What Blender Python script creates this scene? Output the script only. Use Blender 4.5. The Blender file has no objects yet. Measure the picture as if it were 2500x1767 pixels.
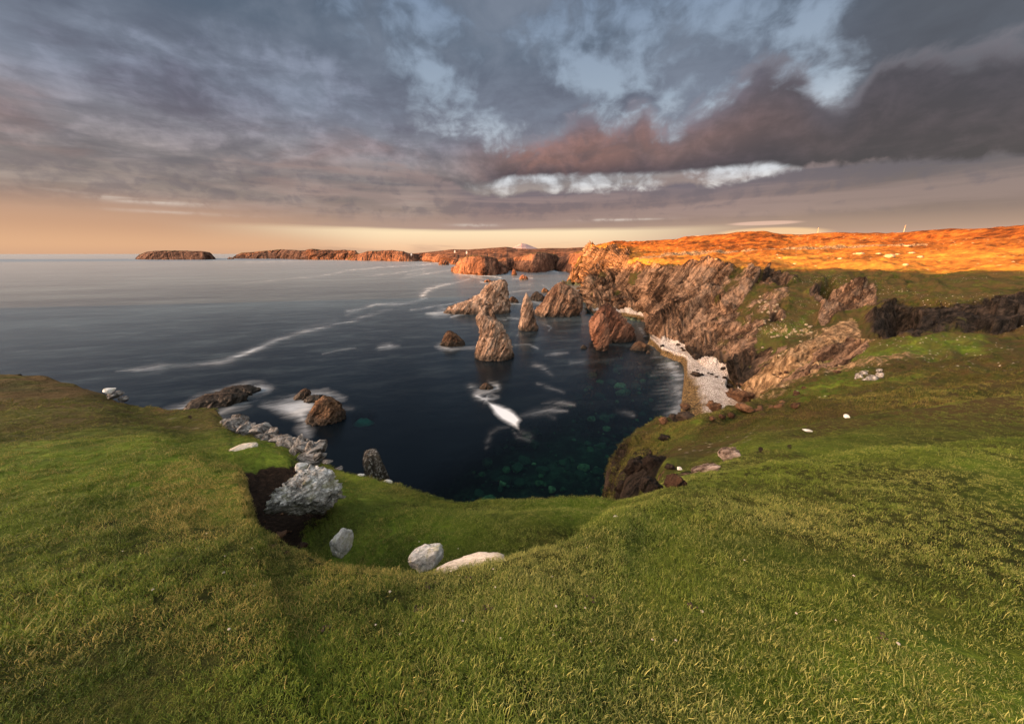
import bpy, bmesh, math, random
import numpy as np
rnd = random.Random(7)
RS = np.random.RandomState(11)
SC = bpy.context.scene
COL = SC.collection
R = math.radians

# ------------------------------------------------------------------ camera
H = 40.0                       # camera height above the sea (sea level is z = 0)
F = 888.0 / 2500.0             # focal length in frame widths
PITCH = math.atan(264.5 / 888.0)
cam = bpy.data.cameras.new('camera'); cam.sensor_width = 36; cam.lens = 36 * F
cam.clip_start = 0.05; cam.clip_end = 60000
camo = bpy.data.objects.new('camera', cam); COL.objects.link(camo)
camo.location = (0, 0, H); camo.rotation_euler = (math.pi / 2 - PITCH, 0, 0)
SC.camera = camo
SC.view_settings.view_transform = 'Standard'; SC.view_settings.look = 'None'
SC.view_settings.exposure = 2.0; SC.view_settings.gamma = 1.0
EXPO = 2 ** 2.0
SC.render.engine = 'CYCLES'
SC.cycles.max_bounces = 5; SC.cycles.diffuse_bounces = 2; SC.cycles.glossy_bounces = 3
SC.cycles.transparent_max_bounces = 8; SC.cycles.transmission_bounces = 3
SC.cycles.use_denoising = True
SC.cycles.sample_clamp_indirect = 6

# ------------------------------------------------------------------ sun
SUN_EL = R(5.0); SDX, SDY = -0.96, -0.28
sdir = np.array([SDX * math.cos(SUN_EL), SDY * math.cos(SUN_EL), math.sin(SUN_EL)])
sun = bpy.data.lights.new('sun', 'SUN'); sun.energy = 5.0; sun.angle = R(0.6); sun.color = (1.0, 0.38, 0.065)
suno = bpy.data.objects.new('sun', sun); COL.objects.link(suno)
from mathutils import Vector
suno.rotation_euler = Vector(sdir).to_track_quat('Z', 'Y').to_euler()

# ------------------------------------------------------------------ node expression helper
class E:
    def __init__(s, nt, v): s.nt = nt; s.v = v
    def _m(s, op, *a, clamp=False):
        n = s.nt.nodes.new('ShaderNodeMath'); n.operation = op; n.use_clamp = clamp
        for i, x in enumerate((s,) + a):
            x = x.v if isinstance(x, E) else x
            if isinstance(x, bpy.types.NodeSocket): s.nt.links.new(x, n.inputs[i])
            else: n.inputs[i].default_value = x
        return E(s.nt, n.outputs[0])
    def __add__(s, o): return s._m('ADD', o)
    def __radd__(s, o): return s._m('ADD', o)
    def __sub__(s, o): return s._m('SUBTRACT', o)
    def __rsub__(s, o): return E(s.nt, o)._m('SUBTRACT', s)
    def __mul__(s, o): return s._m('MULTIPLY', o)
    def __rmul__(s, o): return s._m('MULTIPLY', o)
    def __truediv__(s, o): return s._m('DIVIDE', o)
    def __pow__(s, o): return s._m('POWER', o)
    def abs(s): return s._m('ABSOLUTE')
    def clamp(s): return s._m('ADD', 0.0, clamp=True)
    def max(s, o): return s._m('MAXIMUM', o)
    def min(s, o): return s._m('MINIMUM', o)
    def ss(s, a, b):                                   # smoothstep a -> b gives 0 -> 1 (also with a > b)
        n = s.nt.nodes.new('ShaderNodeMapRange'); n.interpolation_type = 'SMOOTHSTEP'
        lo, hi, f0, f1 = (a, b, 0.0, 1.0) if a < b else (b, a, 1.0, 0.0)
        s.nt.links.new(s.v, n.inputs[0])
        n.inputs[1].default_value = lo; n.inputs[2].default_value = hi
        n.inputs[3].default_value = f0; n.inputs[4].default_value = f1
        return E(s.nt, n.outputs[0])
def lk(nt, v, sock):
    v = v.v if isinstance(v, E) else v
    if isinstance(v, bpy.types.NodeSocket): nt.links.new(v, sock)
    elif isinstance(v, (tuple, list)) and len(v) == 3 and sock.type == 'RGBA': sock.default_value = (*v, 1)
    else: sock.default_value = v
def mix(nt, f, a, b, mode='MIX'):
    n = nt.nodes.new('ShaderNodeMix'); n.data_type = 'RGBA'; n.blend_type = mode; n.clamp_factor = True
    lk(nt, f, n.inputs[0]); lk(nt, a, n.inputs[6]); lk(nt, b, n.inputs[7])
    return E(nt, n.outputs[2])
def vmath(nt, op, *a, scale=None):
    n = nt.nodes.new('ShaderNodeVectorMath'); n.operation = op
    for i, x in enumerate(a): lk(nt, x, n.inputs[i])
    if scale is not None: lk(nt, scale, n.inputs['Scale'])
    return E(nt, n.outputs['Value'] if op in ('DOT_PRODUCT', 'LENGTH') else n.outputs[0])
def noise(nt, vec, scale, detail=4, rough=.55, dist=0.0, col=False, kind='FBM'):
    n = nt.nodes.new('ShaderNodeTexNoise')
    if vec is not None: lk(nt, vec, n.inputs['Vector'])
    n.noise_type = kind
    n.inputs['Scale'].default_value = scale; n.inputs['Detail'].default_value = detail
    n.inputs['Roughness'].default_value = rough; n.inputs['Distortion'].default_value = dist
    return E(nt, n.outputs[1 if col else 0])
def voro(nt, vec, scale, feat='F1', out=0, rand=1.0):
    n = nt.nodes.new('ShaderNodeTexVoronoi'); n.feature = feat
    lk(nt, vec, n.inputs['Vector']); n.inputs['Scale'].default_value = scale; n.inputs['Randomness'].default_value = rand
    return E(nt, n.outputs[out])
def comb(nt, x, y, z):
    n = nt.nodes.new('ShaderNodeCombineXYZ')
    for i, v in enumerate((x, y, z)): lk(nt, v, n.inputs[i])
    return E(nt, n.outputs[0])
def attr(nt, name, kind='GEOMETRY'):
    n = nt.nodes.new('ShaderNodeAttribute'); n.attribute_name = name; n.attribute_type = kind
    return E(nt, n.outputs['Fac'])
def ramp(nt, f, stops):
    n = nt.nodes.new('ShaderNodeValToRGB'); lk(nt, f, n.inputs[0])
    cr = n.color_ramp
    while len(cr.elements) < len(stops): cr.elements.new(.5)
    for e, (p, c) in zip(cr.elements, stops): e.position = p; e.color = (*c, 1)
    return E(nt, n.outputs[0])

# pixel (2500 x 1767 frame) <-> direction
sp, cp = math.sin(PITCH), math.cos(PITCH)
def ray(px, py):
    u = (px - 1250) / 888.0; v = (883.5 - py) / 888.0
    return u, cp + v * sp, -sp + v * cp
def azel(px, py):
    a, b, c = ray(px, py)
    return math.degrees(math.atan2(a, b)), math.degrees(math.atan2(c, math.hypot(a, b)))

# ------------------------------------------------------------------ world: evening sky with broken cloud
W = bpy.data.worlds.new('World'); SC.world = W; W.use_nodes = True
nt = W.node_tree; nt.nodes.clear()
tc = nt.nodes.new('ShaderNodeTexCoord'); D = E(nt, tc.outputs['Generated'])
sx = nt.nodes.new('ShaderNodeSeparateXYZ'); nt.links.new(D.v, sx.inputs[0])
X, Y, Z = (E(nt, sx.outputs[i]) for i in range(3))
az = X._m('ARCTAN2', Y) * 57.2958
el = Z._m('ARCSINE') * 57.2958
zz = Z.max(0.0) + 0.075
Pc = comb(nt, X / zz, Y / zz, 0.0)
w1 = noise(nt, Pc, 0.55, 3, .5, col=True)
Pw = vmath(nt, 'ADD', Pc, vmath(nt, 'SCALE', vmath(nt, 'SUBTRACT', w1, (.5, .5, .5)), scale=1.1))
n1 = noise(nt, Pw, 0.62, 6, .52)
n2 = noise(nt, Pw, 1.9, 8, .62)
# streaks that run with the horizon
Ps = comb(nt, az * 0.028, el * 0.42, 3.0)
n3 = noise(nt, Ps, 1.0, 5, .55, .6)
Pb = comb(nt, az * 0.09, el * 0.2, 8.0)
n4 = noise(nt, Pb, 1.0, 9, .62, .35)
def blob(px, py, wx, wy, rot=0.0, amp=1.0, soft=True):
    a0, e0 = azel(px, py)
    c, s_ = math.cos(R(rot)), math.sin(R(rot))
    da = az - a0; de = el - e0
    p = (da * c + de * s_) / wx; q = (de * c - da * s_) / wy
    return ((p * p + q * q) * -1.0)._m('EXPONENT') * amp
def curve(pts, top=48.0):
    """elevation (degrees) as a function of azimuth through the given pixels"""
    n = nt.nodes.new('ShaderNodeFloatCurve'); nt.links.new(((az + 70.0) / 140.0).clamp().v, n.inputs['Value'])
    q = sorted((((azel(x, y)[0] + 70) / 140, azel(x, y)[1] / top)) for x, y in pts)
    c = n.mapping.curves[0]
    while len(c.points) < len(q): c.points.new(.5, .5)
    for p_, (u, v) in zip(c.points, q): p_.location = (u, max(0, min(1, v))); p_.handle_type = 'AUTO_CLAMPED'
    n.mapping.update(); return E(nt, n.outputs[0]) * top
soft1 = noise(nt, Pw, 1.1, 5, .5)
puff = noise(nt, comb(nt, az * .16, el * .22, 4.0), 1.0, 5, .52, .5)
puff2 = noise(nt, comb(nt, az * .42, el * .55, 14.0), 1.0, 6, .58, .4)
bn = (puff - .5) * 1.0 + (puff2 - .5) * .55
e_b = curve([(300, 520), (700, 500), (1000, 470), (1130, 455), (1200, 446), (1250, 434), (1400, 430), (1600, 426), (1700, 419), (1800, 411), (1850, 403), (1900, 406), (1960, 420), (2050, 445), (2250, 480), (2450, 500)])
e_m = curve([(300, 380), (700, 390), (950, 400), (1060, 425), (1120, 452), (1170, 474), (1220, 477), (1300, 472), (1400, 464), (1500, 458), (1600, 452), (1700, 450), (1800, 438), (1900, 422), (1960, 405), (2050, 395), (2450, 380)])
e_t = curve([(300, 60), (700, 90), (850, 150), (930, 260), (990, 330), (1040, 362), (1090, 345), (1150, 318), (1210, 330), (1290, 345), (1350, 322), (1400, 285), (1440, 262), (1490, 305), (1530, 285), (1565, 262), (1600, 305), (1640, 312), (1690, 270), (1750, 228), (1800, 200), (1870, 150), (1950, 150), (2010, 225), (2060, 240), (2110, 205), (2160, 140), (2250, 120), (2450, 100)])
# upper sky: veils and torn patches, closed to the left and right
side = (az + 12.0 + (el - 15.0) * 1.15 + (soft1 - .5) * 26.0 + (puff - .5) * 12.0).ss(7, -9) + (az + (soft1 - .5) * 12.0).ss(33, 44)
torn = ((soft1 - .5) * 1.8 + (puff - .5) * 2.6 + (puff2 - .5) * 1.2 + (n2 - .5) * .7 + blob(1255, 205, 8, 3.4, -25, .75) + blob(1390, 225, 4, 1.5, 0, .30) + blob(1620, 225, 7, 1.6, 15, .25)
        - blob(1150, 240, 5, 2.0, -30, .4) - blob(1430, 190, 6, 1.6, 0, .45) - blob(1600, 270, 6, 1.6, 25, .5) - blob(2020, 220, 5, 2.0, 30, .5) + (el.ss(25, 34)) * .25)
up = (torn + side * .95 + .30).ss(-.35, .65)
band_ = (e_t - el + bn * 6.0).ss(-.9, 1.9) * (el - e_b + (puff2 - .5) * .8).ss(-.25, .55)
low = (e_m - el + (puff - .5) * 2.0 + (puff2 - .5) * 2.2).ss(-.35, .6)
clear = ramp(nt, (el / 40.0).clamp(), [(0, (.80, .48, .28)), (.06, (.96, .66, .38)), (.14, (.84, .66, .52)), (.24, (.74, .75, .78)), (.30, (.66, .71, .77)),
                               (.46, (.34, .41, .50)), (.75, (.19, .26, .38))])
# colours of the layers
cu = ramp(nt, (el / 30.0).clamp(), [(0, (.50, .31, .20)), (.14, (.30, .22, .185)), (.32, (.165, .145, .155)), (.52, (.120, .112, .150)), (.8, (.095, .125, .175)), (1, (.085, .115, .165))])
cu = mix(nt, ((soft1 * .55 + n2 * .3 + puff * .25).ss(.44, .68)) * .78, cu, mix(nt, el.ss(6, 18), (.42, .33, .29), (.22, .255, .325)))
cu = mix(nt, az.ss(28, 44) * .7, cu, (.060, .058, .064))
rosy = (noise(nt, Pw, .8, 4, .5, .3).ss(.50, .66)) * el.ss(19, 12) * el.ss(5, 8)
cu = mix(nt, rosy * .40, cu, (.27, .165, .15))
tt = ((el - e_b) / (e_t - e_b + .5)).clamp()
cb = mix(nt, tt.ss(.0, .42), (.070, .050, .062), (.165, .105, .102))
cb = mix(nt, tt.ss(.38, .95), cb, (.135, .130, .170))
cb = mix(nt, (blob(1480, 360, 13, 2.3, 8, 1.0) + blob(1230, 395, 12, 1.7, 10, .8)).clamp() * puff.ss(.36, .6) * .75, cb, (.27, .14, .118))
cb = mix(nt, az.ss(20, 42) * .85, cb, (.050, .040, .045))
cb = mix(nt, az.ss(2, -14), cb, cu)
cb = mix(nt, (puff2 * .5 + n2 * .5).ss(.42, .66) * .55, cb, mix(nt, 1.0, cb, (1.75, 1.7, 1.7), 'MULTIPLY'))
cb = mix(nt, (e_t - el + bn * 4.2).ss(2.2, -.6) * az.ss(-6, 2) * .5, cb, (.42, .38, .42))
tl = ((e_m - el) / (e_m + .1)).clamp()
clo = mix(nt, tl.ss(.0, .35), (.17, .135, .160), (.28, .19, .18))
clo = mix(nt, tl.ss(.3, .72), clo, (.44, .29, .22))
clo = mix(nt, az.ss(26, 46) * .55 * el.ss(2, 6), clo, (.115, .095, .09))
clo = mix(nt, az.ss(-2, -16) * el.ss(3.5, 7), clo, cu)
clo = mix(nt, n3.ss(.40, .62) * .42, clo, (.42, .29, .26))
clo = mix(nt, (puff2 * .5 + n3 * .5).ss(.52, .40) * .45 * el.ss(3.5, 6), clo, (.135, .11, .135))
clo = mix(nt, az.ss(-16, -46) * el.ss(7, 2.2), clo, (.58, .33, .21))
col = mix(nt, up, clear, cu)
col = mix(nt, band_, col, cb)
col = mix(nt, low, col, clo)
# thin bright slits and the cream strip along the horizon
slit = (puff2.ss(.34, .60)) * (blob(290, 485, 6, .28, -1, .75) + blob(440, 520, 5, .18, 0, .35) + blob(1480, 537, 3.5, .16, 0, .55) + blob(1560, 536, 3, .14, 0, .4) + blob(1160, 550, 3, .2, 0, .5)) * n3.ss(.38, .5)
col = mix(nt, slit, col, (.80, .70, .62))
strip = el + (n3 - .5) * 1.3
stripm = strip.ss(3.75, 3.05) * az.ss(-44, -16) * az.ss(38, 8)
col = mix(nt, stripm * (n3.ss(.34, .46) * .5 + .5), col, mix(nt, el.ss(.3, 3.2), (.90, .56, .34), (.98, .76, .49)))
col = mix(nt, el.ss(3.0, 1.0) * az.ss(18, 34) * .8, col, (.66, .42, .33))
col = mix(nt, el.ss(3.2, .8) * az.ss(-18, -34) * .85, col, (.74, .43, .25))
lens = blob(1878, 570, 6.2, .75, 0, 1.0).ss(.30, .62)
col = mix(nt, lens * .8, col, (1.0, .66, .36))
col = mix(nt, blob(1865, 545, 4.2, .28, 0, 1.0).ss(.3, .7) * .6, col, (.95, .60, .46))
hz = el.ss(.9, -.4) * .35
col = mix(nt, hz, col, (.50, .30, .22))
# unseen sky behind the camera, around the sun and overhead, brightened as fill light
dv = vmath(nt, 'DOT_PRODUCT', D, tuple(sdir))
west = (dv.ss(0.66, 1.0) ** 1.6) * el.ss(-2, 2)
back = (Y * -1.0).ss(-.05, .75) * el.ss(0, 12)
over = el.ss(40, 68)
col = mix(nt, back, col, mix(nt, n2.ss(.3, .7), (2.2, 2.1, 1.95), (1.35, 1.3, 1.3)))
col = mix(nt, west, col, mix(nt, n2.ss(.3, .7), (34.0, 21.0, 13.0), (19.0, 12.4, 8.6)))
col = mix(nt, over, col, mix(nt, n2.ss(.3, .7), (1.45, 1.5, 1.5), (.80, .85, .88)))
col = mix(nt, el.ss(0.0, -3.0), col, (.04, .045, .05))
sky = nt.nodes.new('ShaderNodeTexSky'); sky.sky_type = 'NISHITA'; sky.sun_disc = False
sky.sun_elevation = SUN_EL; sky.sun_rotation = math.atan2(SDX, SDY)
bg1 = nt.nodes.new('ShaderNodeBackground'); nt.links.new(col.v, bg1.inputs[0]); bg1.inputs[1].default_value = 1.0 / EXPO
bg2 = nt.nodes.new('ShaderNodeBackground'); nt.links.new(sky.outputs[0], bg2.inputs[0]); bg2.inputs[1].default_value = 0.0025
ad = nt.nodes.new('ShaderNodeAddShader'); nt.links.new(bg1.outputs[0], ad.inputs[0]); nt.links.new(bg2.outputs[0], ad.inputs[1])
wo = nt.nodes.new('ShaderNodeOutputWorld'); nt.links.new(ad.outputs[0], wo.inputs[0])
W.cycles.sampling_method = 'MANUAL'; W.cycles.sample_map_resolution = 1024

# ------------------------------------------------------------------ numpy noise
LAT = RS.rand(64, 64, 64).astype(np.float32) * 2 - 1
def vn(p):
    i = np.floor(p).astype(np.int64); f = (p - i).astype(np.float32); f = f * f * (3 - 2 * f)
    i &= 63; j = (i + 1) & 63
    x0, y0, z0 = i[..., 0], i[..., 1], i[..., 2]; x1, y1, z1 = j[..., 0], j[..., 1], j[..., 2]
    fx, fy, fz = f[..., 0], f[..., 1], f[..., 2]
    a = LAT[x0, y0, z0] * (1 - fx) + LAT[x1, y0, z0] * fx
    b = LAT[x0, y1, z0] * (1 - fx) + LAT[x1, y1, z0] * fx
    c = LAT[x0, y0, z1] * (1 - fx) + LAT[x1, y0, z1] * fx
    d = LAT[x0, y1, z1] * (1 - fx) + LAT[x1, y1, z1] * fx
    a = a * (1 - fy) + b * fy; c = c * (1 - fy) + d * fy
    return a * (1 - fz) + c * fz
ROT = np.array([[.36, .48, -.8], [-.8, .6, 0], [.48, .64, .6]])
def fbm(p, sc, o=4, g=.5, ridge=False):
    p = p * sc + 17.3; t = 0; a = 1.0; s = 0
    for k in range(o):
        n = vn(p)
        if ridge: n = 1 - 2 * np.abs(n)
        t = t + a * n; s += a; a *= g; p = p @ ROT.T * 2.03 + 5.1
    return t / s
def stretch(p, d, k):                                   # compress coordinates along d by factor k
    d = np.array(d) / np.linalg.norm(d)
    return p - np.outer(p @ d, d) * (1 - 1 / k)
def blocks(p, sc, o=2):                                 # terraced noise: broken blocky steps
    n = fbm(p, sc, o)
    q = n * 5; fl = np.floor(q); fr = q - fl
    return (fl + np.clip((fr - .5) * 4 + .5, 0, 1)) / 5

def facet(p, sc, amp_dir=.8):
    """cellular noise with a randomly tilted plane in each cell: chiselled, broken rock"""
    p = p * sc + 31.7; b = np.floor(p).astype(np.int64); f = p - b
    best = np.full(len(p), 1e9, np.float32); val = np.zeros(len(p), np.float32)
    for dx in (-1, 0, 1):
        for dy in (-1, 0, 1):
            for dz in (-1, 0, 1):
                i = (b[:, 0] + dx) & 63; j = (b[:, 1] + dy) & 63; k = (b[:, 2] + dz) & 63
                o = np.stack([LAT[i, j, k], LAT[j, k, i], LAT[k, i, j]], -1) * .5 + .5
                r = o + [dx, dy, dz] - f; d = (r * r).sum(1)
                m = d < best
                if not m.any(): continue
                best[m] = d[m]; rm = r[m]
                h = LAT[(i[m] + 7) & 63, j[m], k[m]]; g = np.stack([LAT[i[m], (j[m] + 9) & 63, k[m]], LAT[i[m], j[m], (k[m] + 13) & 63], LAT[(i[m] + 21) & 63, (j[m] + 5) & 63, k[m]]], -1)
                val[m] = h * .5 + (rm * g).sum(1) * amp_dir
    return val
def sstep(x, a, b):
    t = np.clip((x - a) / (b - a), 0, 1); return t * t * (3 - 2 * t)

def project(P):
    q = P - np.array([0, 0, H])
    dep = q[:, 1] * cp - q[:, 2] * sp
    dep = np.where(dep < .05, 1e9, dep)
    return 1250 + 888 * q[:, 0] / dep, 883.5 - 888 * (q[:, 1] * sp + q[:, 2] * cp) / dep
def inpoly(x, y, poly):
    r = np.zeros(len(x), bool); n = len(poly)
    for i in range(n):
        x0, y0 = poly[i]; x1, y1 = poly[(i + 1) % n]
        c = ((y0 > y) != (y1 > y)) & (x < (x1 - x0) * (y - y0) / (y1 - y0 + 1e-9) + x0)
        r ^= c
    return r
def seg_dist(x, y, pts):
    """distance to a polyline and parameter along it"""
    best = np.full(len(x), 1e9); par = np.zeros(len(x)); n = len(pts) - 1
    for i in range(n):
        ax, ay = pts[i][:2]; bx, by = pts[i + 1][:2]
        dx, dy = bx - ax, by - ay
        t = np.clip(((x - ax) * dx + (y - ay) * dy) / (dx * dx + dy * dy + 1e-9), 0, 1)
        d = np.hypot(x - ax - t * dx, y - ay - t * dy)
        m = d < best; best[m] = d[m]; par[m] = (i + t[m]) / n
    return best, par

def pz(px, py, z):            # world point where the pixel's ray meets height z (absolute)
    a, b, c = ray(px, py); t = (z - H) / c
    return np.array([a * t, b * t, z])
def pr(px, py, r):            # world point at horizontal range r
    a, b, c = ray(px, py); t = r / math.hypot(a, b)
    return np.array([a * t, b * t, H + c * t])

# ------------------------------------------------------------------ objects
def tag(o, label=None, cat=None, group=None, kind=None):
    if label: o['label'] = label
    if cat: o['category'] = cat
    if group: o['group'] = group
    if kind: o['kind'] = kind
    return o
def mesh(name, V, Fc, mats, parent=None, smooth=True, attrs=None, loc=None):
    V = np.asarray(V, dtype=np.float32)
    m = bpy.data.meshes.new(name)
    Fc = np.asarray(Fc, dtype=np.int32)
    m.vertices.add(len(V)); m.vertices.foreach_set('co', V.ravel())
    k = Fc.shape[1]
    m.loops.add(Fc.size); m.loops.foreach_set('vertex_index', Fc.ravel())
    m.polygons.add(len(Fc))
    m.polygons.foreach_set('loop_start', np.arange(0, Fc.size, k, dtype=np.int32))
    m.update(calc_edges=True)
    m.polygons.foreach_set('use_smooth', np.full(len(Fc), smooth))
    for kk, a in (attrs or {}).items():
        at = m.attributes.new(kk, 'FLOAT', 'POINT'); at.data.foreach_set('value', np.asarray(a, dtype=np.float32))
    for mt in (mats if isinstance(mats, list) else [mats]): m.materials.append(mt)
    o = bpy.data.objects.new(name, m); COL.objects.link(o)
    if parent: o.parent = parent
    if loc is not None: o.location = loc
    return o
def grid_faces(nr, nc, wrap=False):
    i = np.arange(nr - 1)[:, None]; j = np.arange(nc if wrap else nc - 1)[None, :]; k = (j + 1) % nc
    return np.stack([i * nc + j, i * nc + k, (i + 1) * nc + k, (i + 1) * nc + j], -1).reshape(-1, 4)

# ------------------------------------------------------------------ materials
def mat(name):
    m = bpy.data.materials.new(name); m.use_nodes = True; t = m.node_tree; t.nodes.clear()
    b = t.nodes.new('ShaderNodeBsdfPrincipled'); o = t.nodes.new('ShaderNodeOutputMaterial')
    t.links.new(b.outputs[0], o.inputs[0]); return m, t, b, o
def bump(t, b, h, strength=.6, dist=.1):
    n = t.nodes.new('ShaderNodeBump'); lk(t, h, n.inputs['Height']); n.inputs['Strength'].default_value = strength
    n.inputs['Distance'].default_value = dist; t.links.new(n.outputs[0], b.inputs['Normal']); return n
def pos(t):
    g = t.nodes.new('ShaderNodeNewGeometry'); return E(t, g.outputs['Position'])
def nstretch(t, p, d, k):
    d = np.array(d) / np.linalg.norm(d)
    dt = vmath(t, 'DOT_PRODUCT', p, tuple(d))
    return vmath(t, 'SUBTRACT', p, vmath(t, 'SCALE', tuple(d), scale=dt * (1 - 1 / k)))
STRATA = (0.60, 0.25, 0.76)

def rock_colour(t, p, sc, c_lo, c_mid, c_hi, k=6, d=STRATA):
    q = nstretch(t, p, d, k)
    s1 = noise(t, q, sc, 7, .65, .4); s2 = noise(t, q, sc * 4.3, 6, .7, .3); s3 = noise(t, p, sc * .35, 4, .6)
    v = s1 * .55 + s2 * .35 + s3 * .25 + (noise(t, q, sc * .45, 3, .5) - .5) * .35
    c = ramp(t, v, [(.43, c_lo), (.53, c_mid), (.66, c_hi), (.82, tuple(x * 1.25 for x in c_hi))])
    cr = voro(t, vmath(t, 'ADD', q, vmath(t, 'SCALE', noise(t, p, sc * 2, 3, .6, col=True), scale=.9 / sc)), sc * 2.2, 'DISTANCE_TO_EDGE')
    crack = cr.ss(.07, .0)
    c = mix(t, crack * .55, c, tuple(x * .35 for x in c_lo))
    return c, s1 * .55 + s2 * .5 - crack * .22

def rock_mat(name, sc=.25, lo=(.05, .034, .026), mid=(.20, .135, .09), hi=(.36, .27, .20), bd=.5, k=6, d=STRATA, wet=True, lichen=None, bs=.9, obj=False, tint=.45):
    m, t, b, o = mat(name)
    if obj:
        tcn = t.nodes.new('ShaderNodeTexCoord'); p = E(t, tcn.outputs['Object'])
    else: p = pos(t)
    c, h = rock_colour(t, p, sc, lo, mid, hi, k, d)
    n5 = noise(t, p, sc * .8, 3, .5)
    c = mix(t, n5.ss(.5, .7) * tint, c, (mid[0] * .95, mid[1] * .75, mid[2] * .62))
    if lichen:
        l1 = noise(t, p, lichen[3], 5, .7)
        c = mix(t, l1.ss(.5, .62) * .8, c, lichen[:3])
        l2 = noise(t, p, lichen[3] * 2.7, 4, .7); c = mix(t, l2.ss(.6, .68) * .5, c, (.16, .15, .06))
    if wet:                                             # tide line: dark weed-stained rock just above the sea
        g = t.nodes.new('ShaderNodeSeparateXYZ'); lk(t, pos(t), g.inputs[0]); z = E(t, g.outputs[2])
        w = (z + (noise(t, p, .5, 3) - .5) * 3).ss(3.2, .8)
        c = mix(t, w * .8, c, (.022, .018, .013))
        lk(t, 0.92 - w * .45, b.inputs['Roughness'])
    else: b.inputs['Roughness'].default_value = .9
    b.inputs['Specular IOR Level'].default_value = .25
    lk(t, c, b.inputs['Base Color'])
    bump(t, b, h, bs, bd)
    return m

M = {}
M['stack'] = rock_mat('stack_rock', .32, (.010, .006, .004), (.095, .050, .030), (.27, .165, .105), 1.0, d=(.42, .18, .89))
M['stack_pale'] = rock_mat('stack_rock_pale', .34, (.012, .007, .005), (.16, .097, .062), (.46, .325, .235), 1.0, d=(.42, .18, .89))
M['red'] = rock_mat('red_rock', .25, (.012, .006, .004), (.12, .052, .030), (.27, .135, .082), 1.0, d=(.42, .18, .89))
M['far'] = rock_mat('far_rock', .05, (.05, .03, .022), (.24, .125, .085), (.42, .25, .17), 2.5, wet=False)
M['dark'] = rock_mat('dark_rock', .5, (.004, .003, .003), (.014, .010, .008), (.055, .040, .030), .4)
M['brown'] = rock_mat('brown_rock', .55, (.008, .005, .004), (.050, .026, .014), (.17, .095, .052), .45)
M['grey'] = rock_mat('grey_rock', 3.0, (.016, .014, .012), (.12, .115, .108), (.40, .39, .37), .06, 2, (1, .3, .2), False, obj=True)
M['white'] = rock_mat('white_boulder', 5.5, (.38, .38, .35), (.78, .78, .76), (.92, .92, .90), .03, 1.3, (1, .2, .3), False, (.50, .50, .36, 1.6), obj=True, bs=.8, tint=.0)
M['big'] = rock_mat('lichened_boulder', 4.0, (.06, .06, .055), (.52, .52, .50), (.90, .90, .88), .10, 1.5, (.8, .2, .8), False, (.34, .34, .20, 2.2), obj=True, bs=1.0, tint=.1)
M['cream'] = rock_mat('cream_slab', 3.0, (.36, .31, .24), (.60, .53, .43), (.72, .66, .57), .02, 1.6, (1, .1, .1), False, obj=True, bs=.5, tint=.15)
M['pillar'] = rock_mat('pillar_rock', 3.5, (.010, .009, .008), (.035, .030, .024), (.09, .08, .065), .05, 2, (0, 0, 1), False, (.38, .38, .36, 6.0), obj=True)

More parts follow.
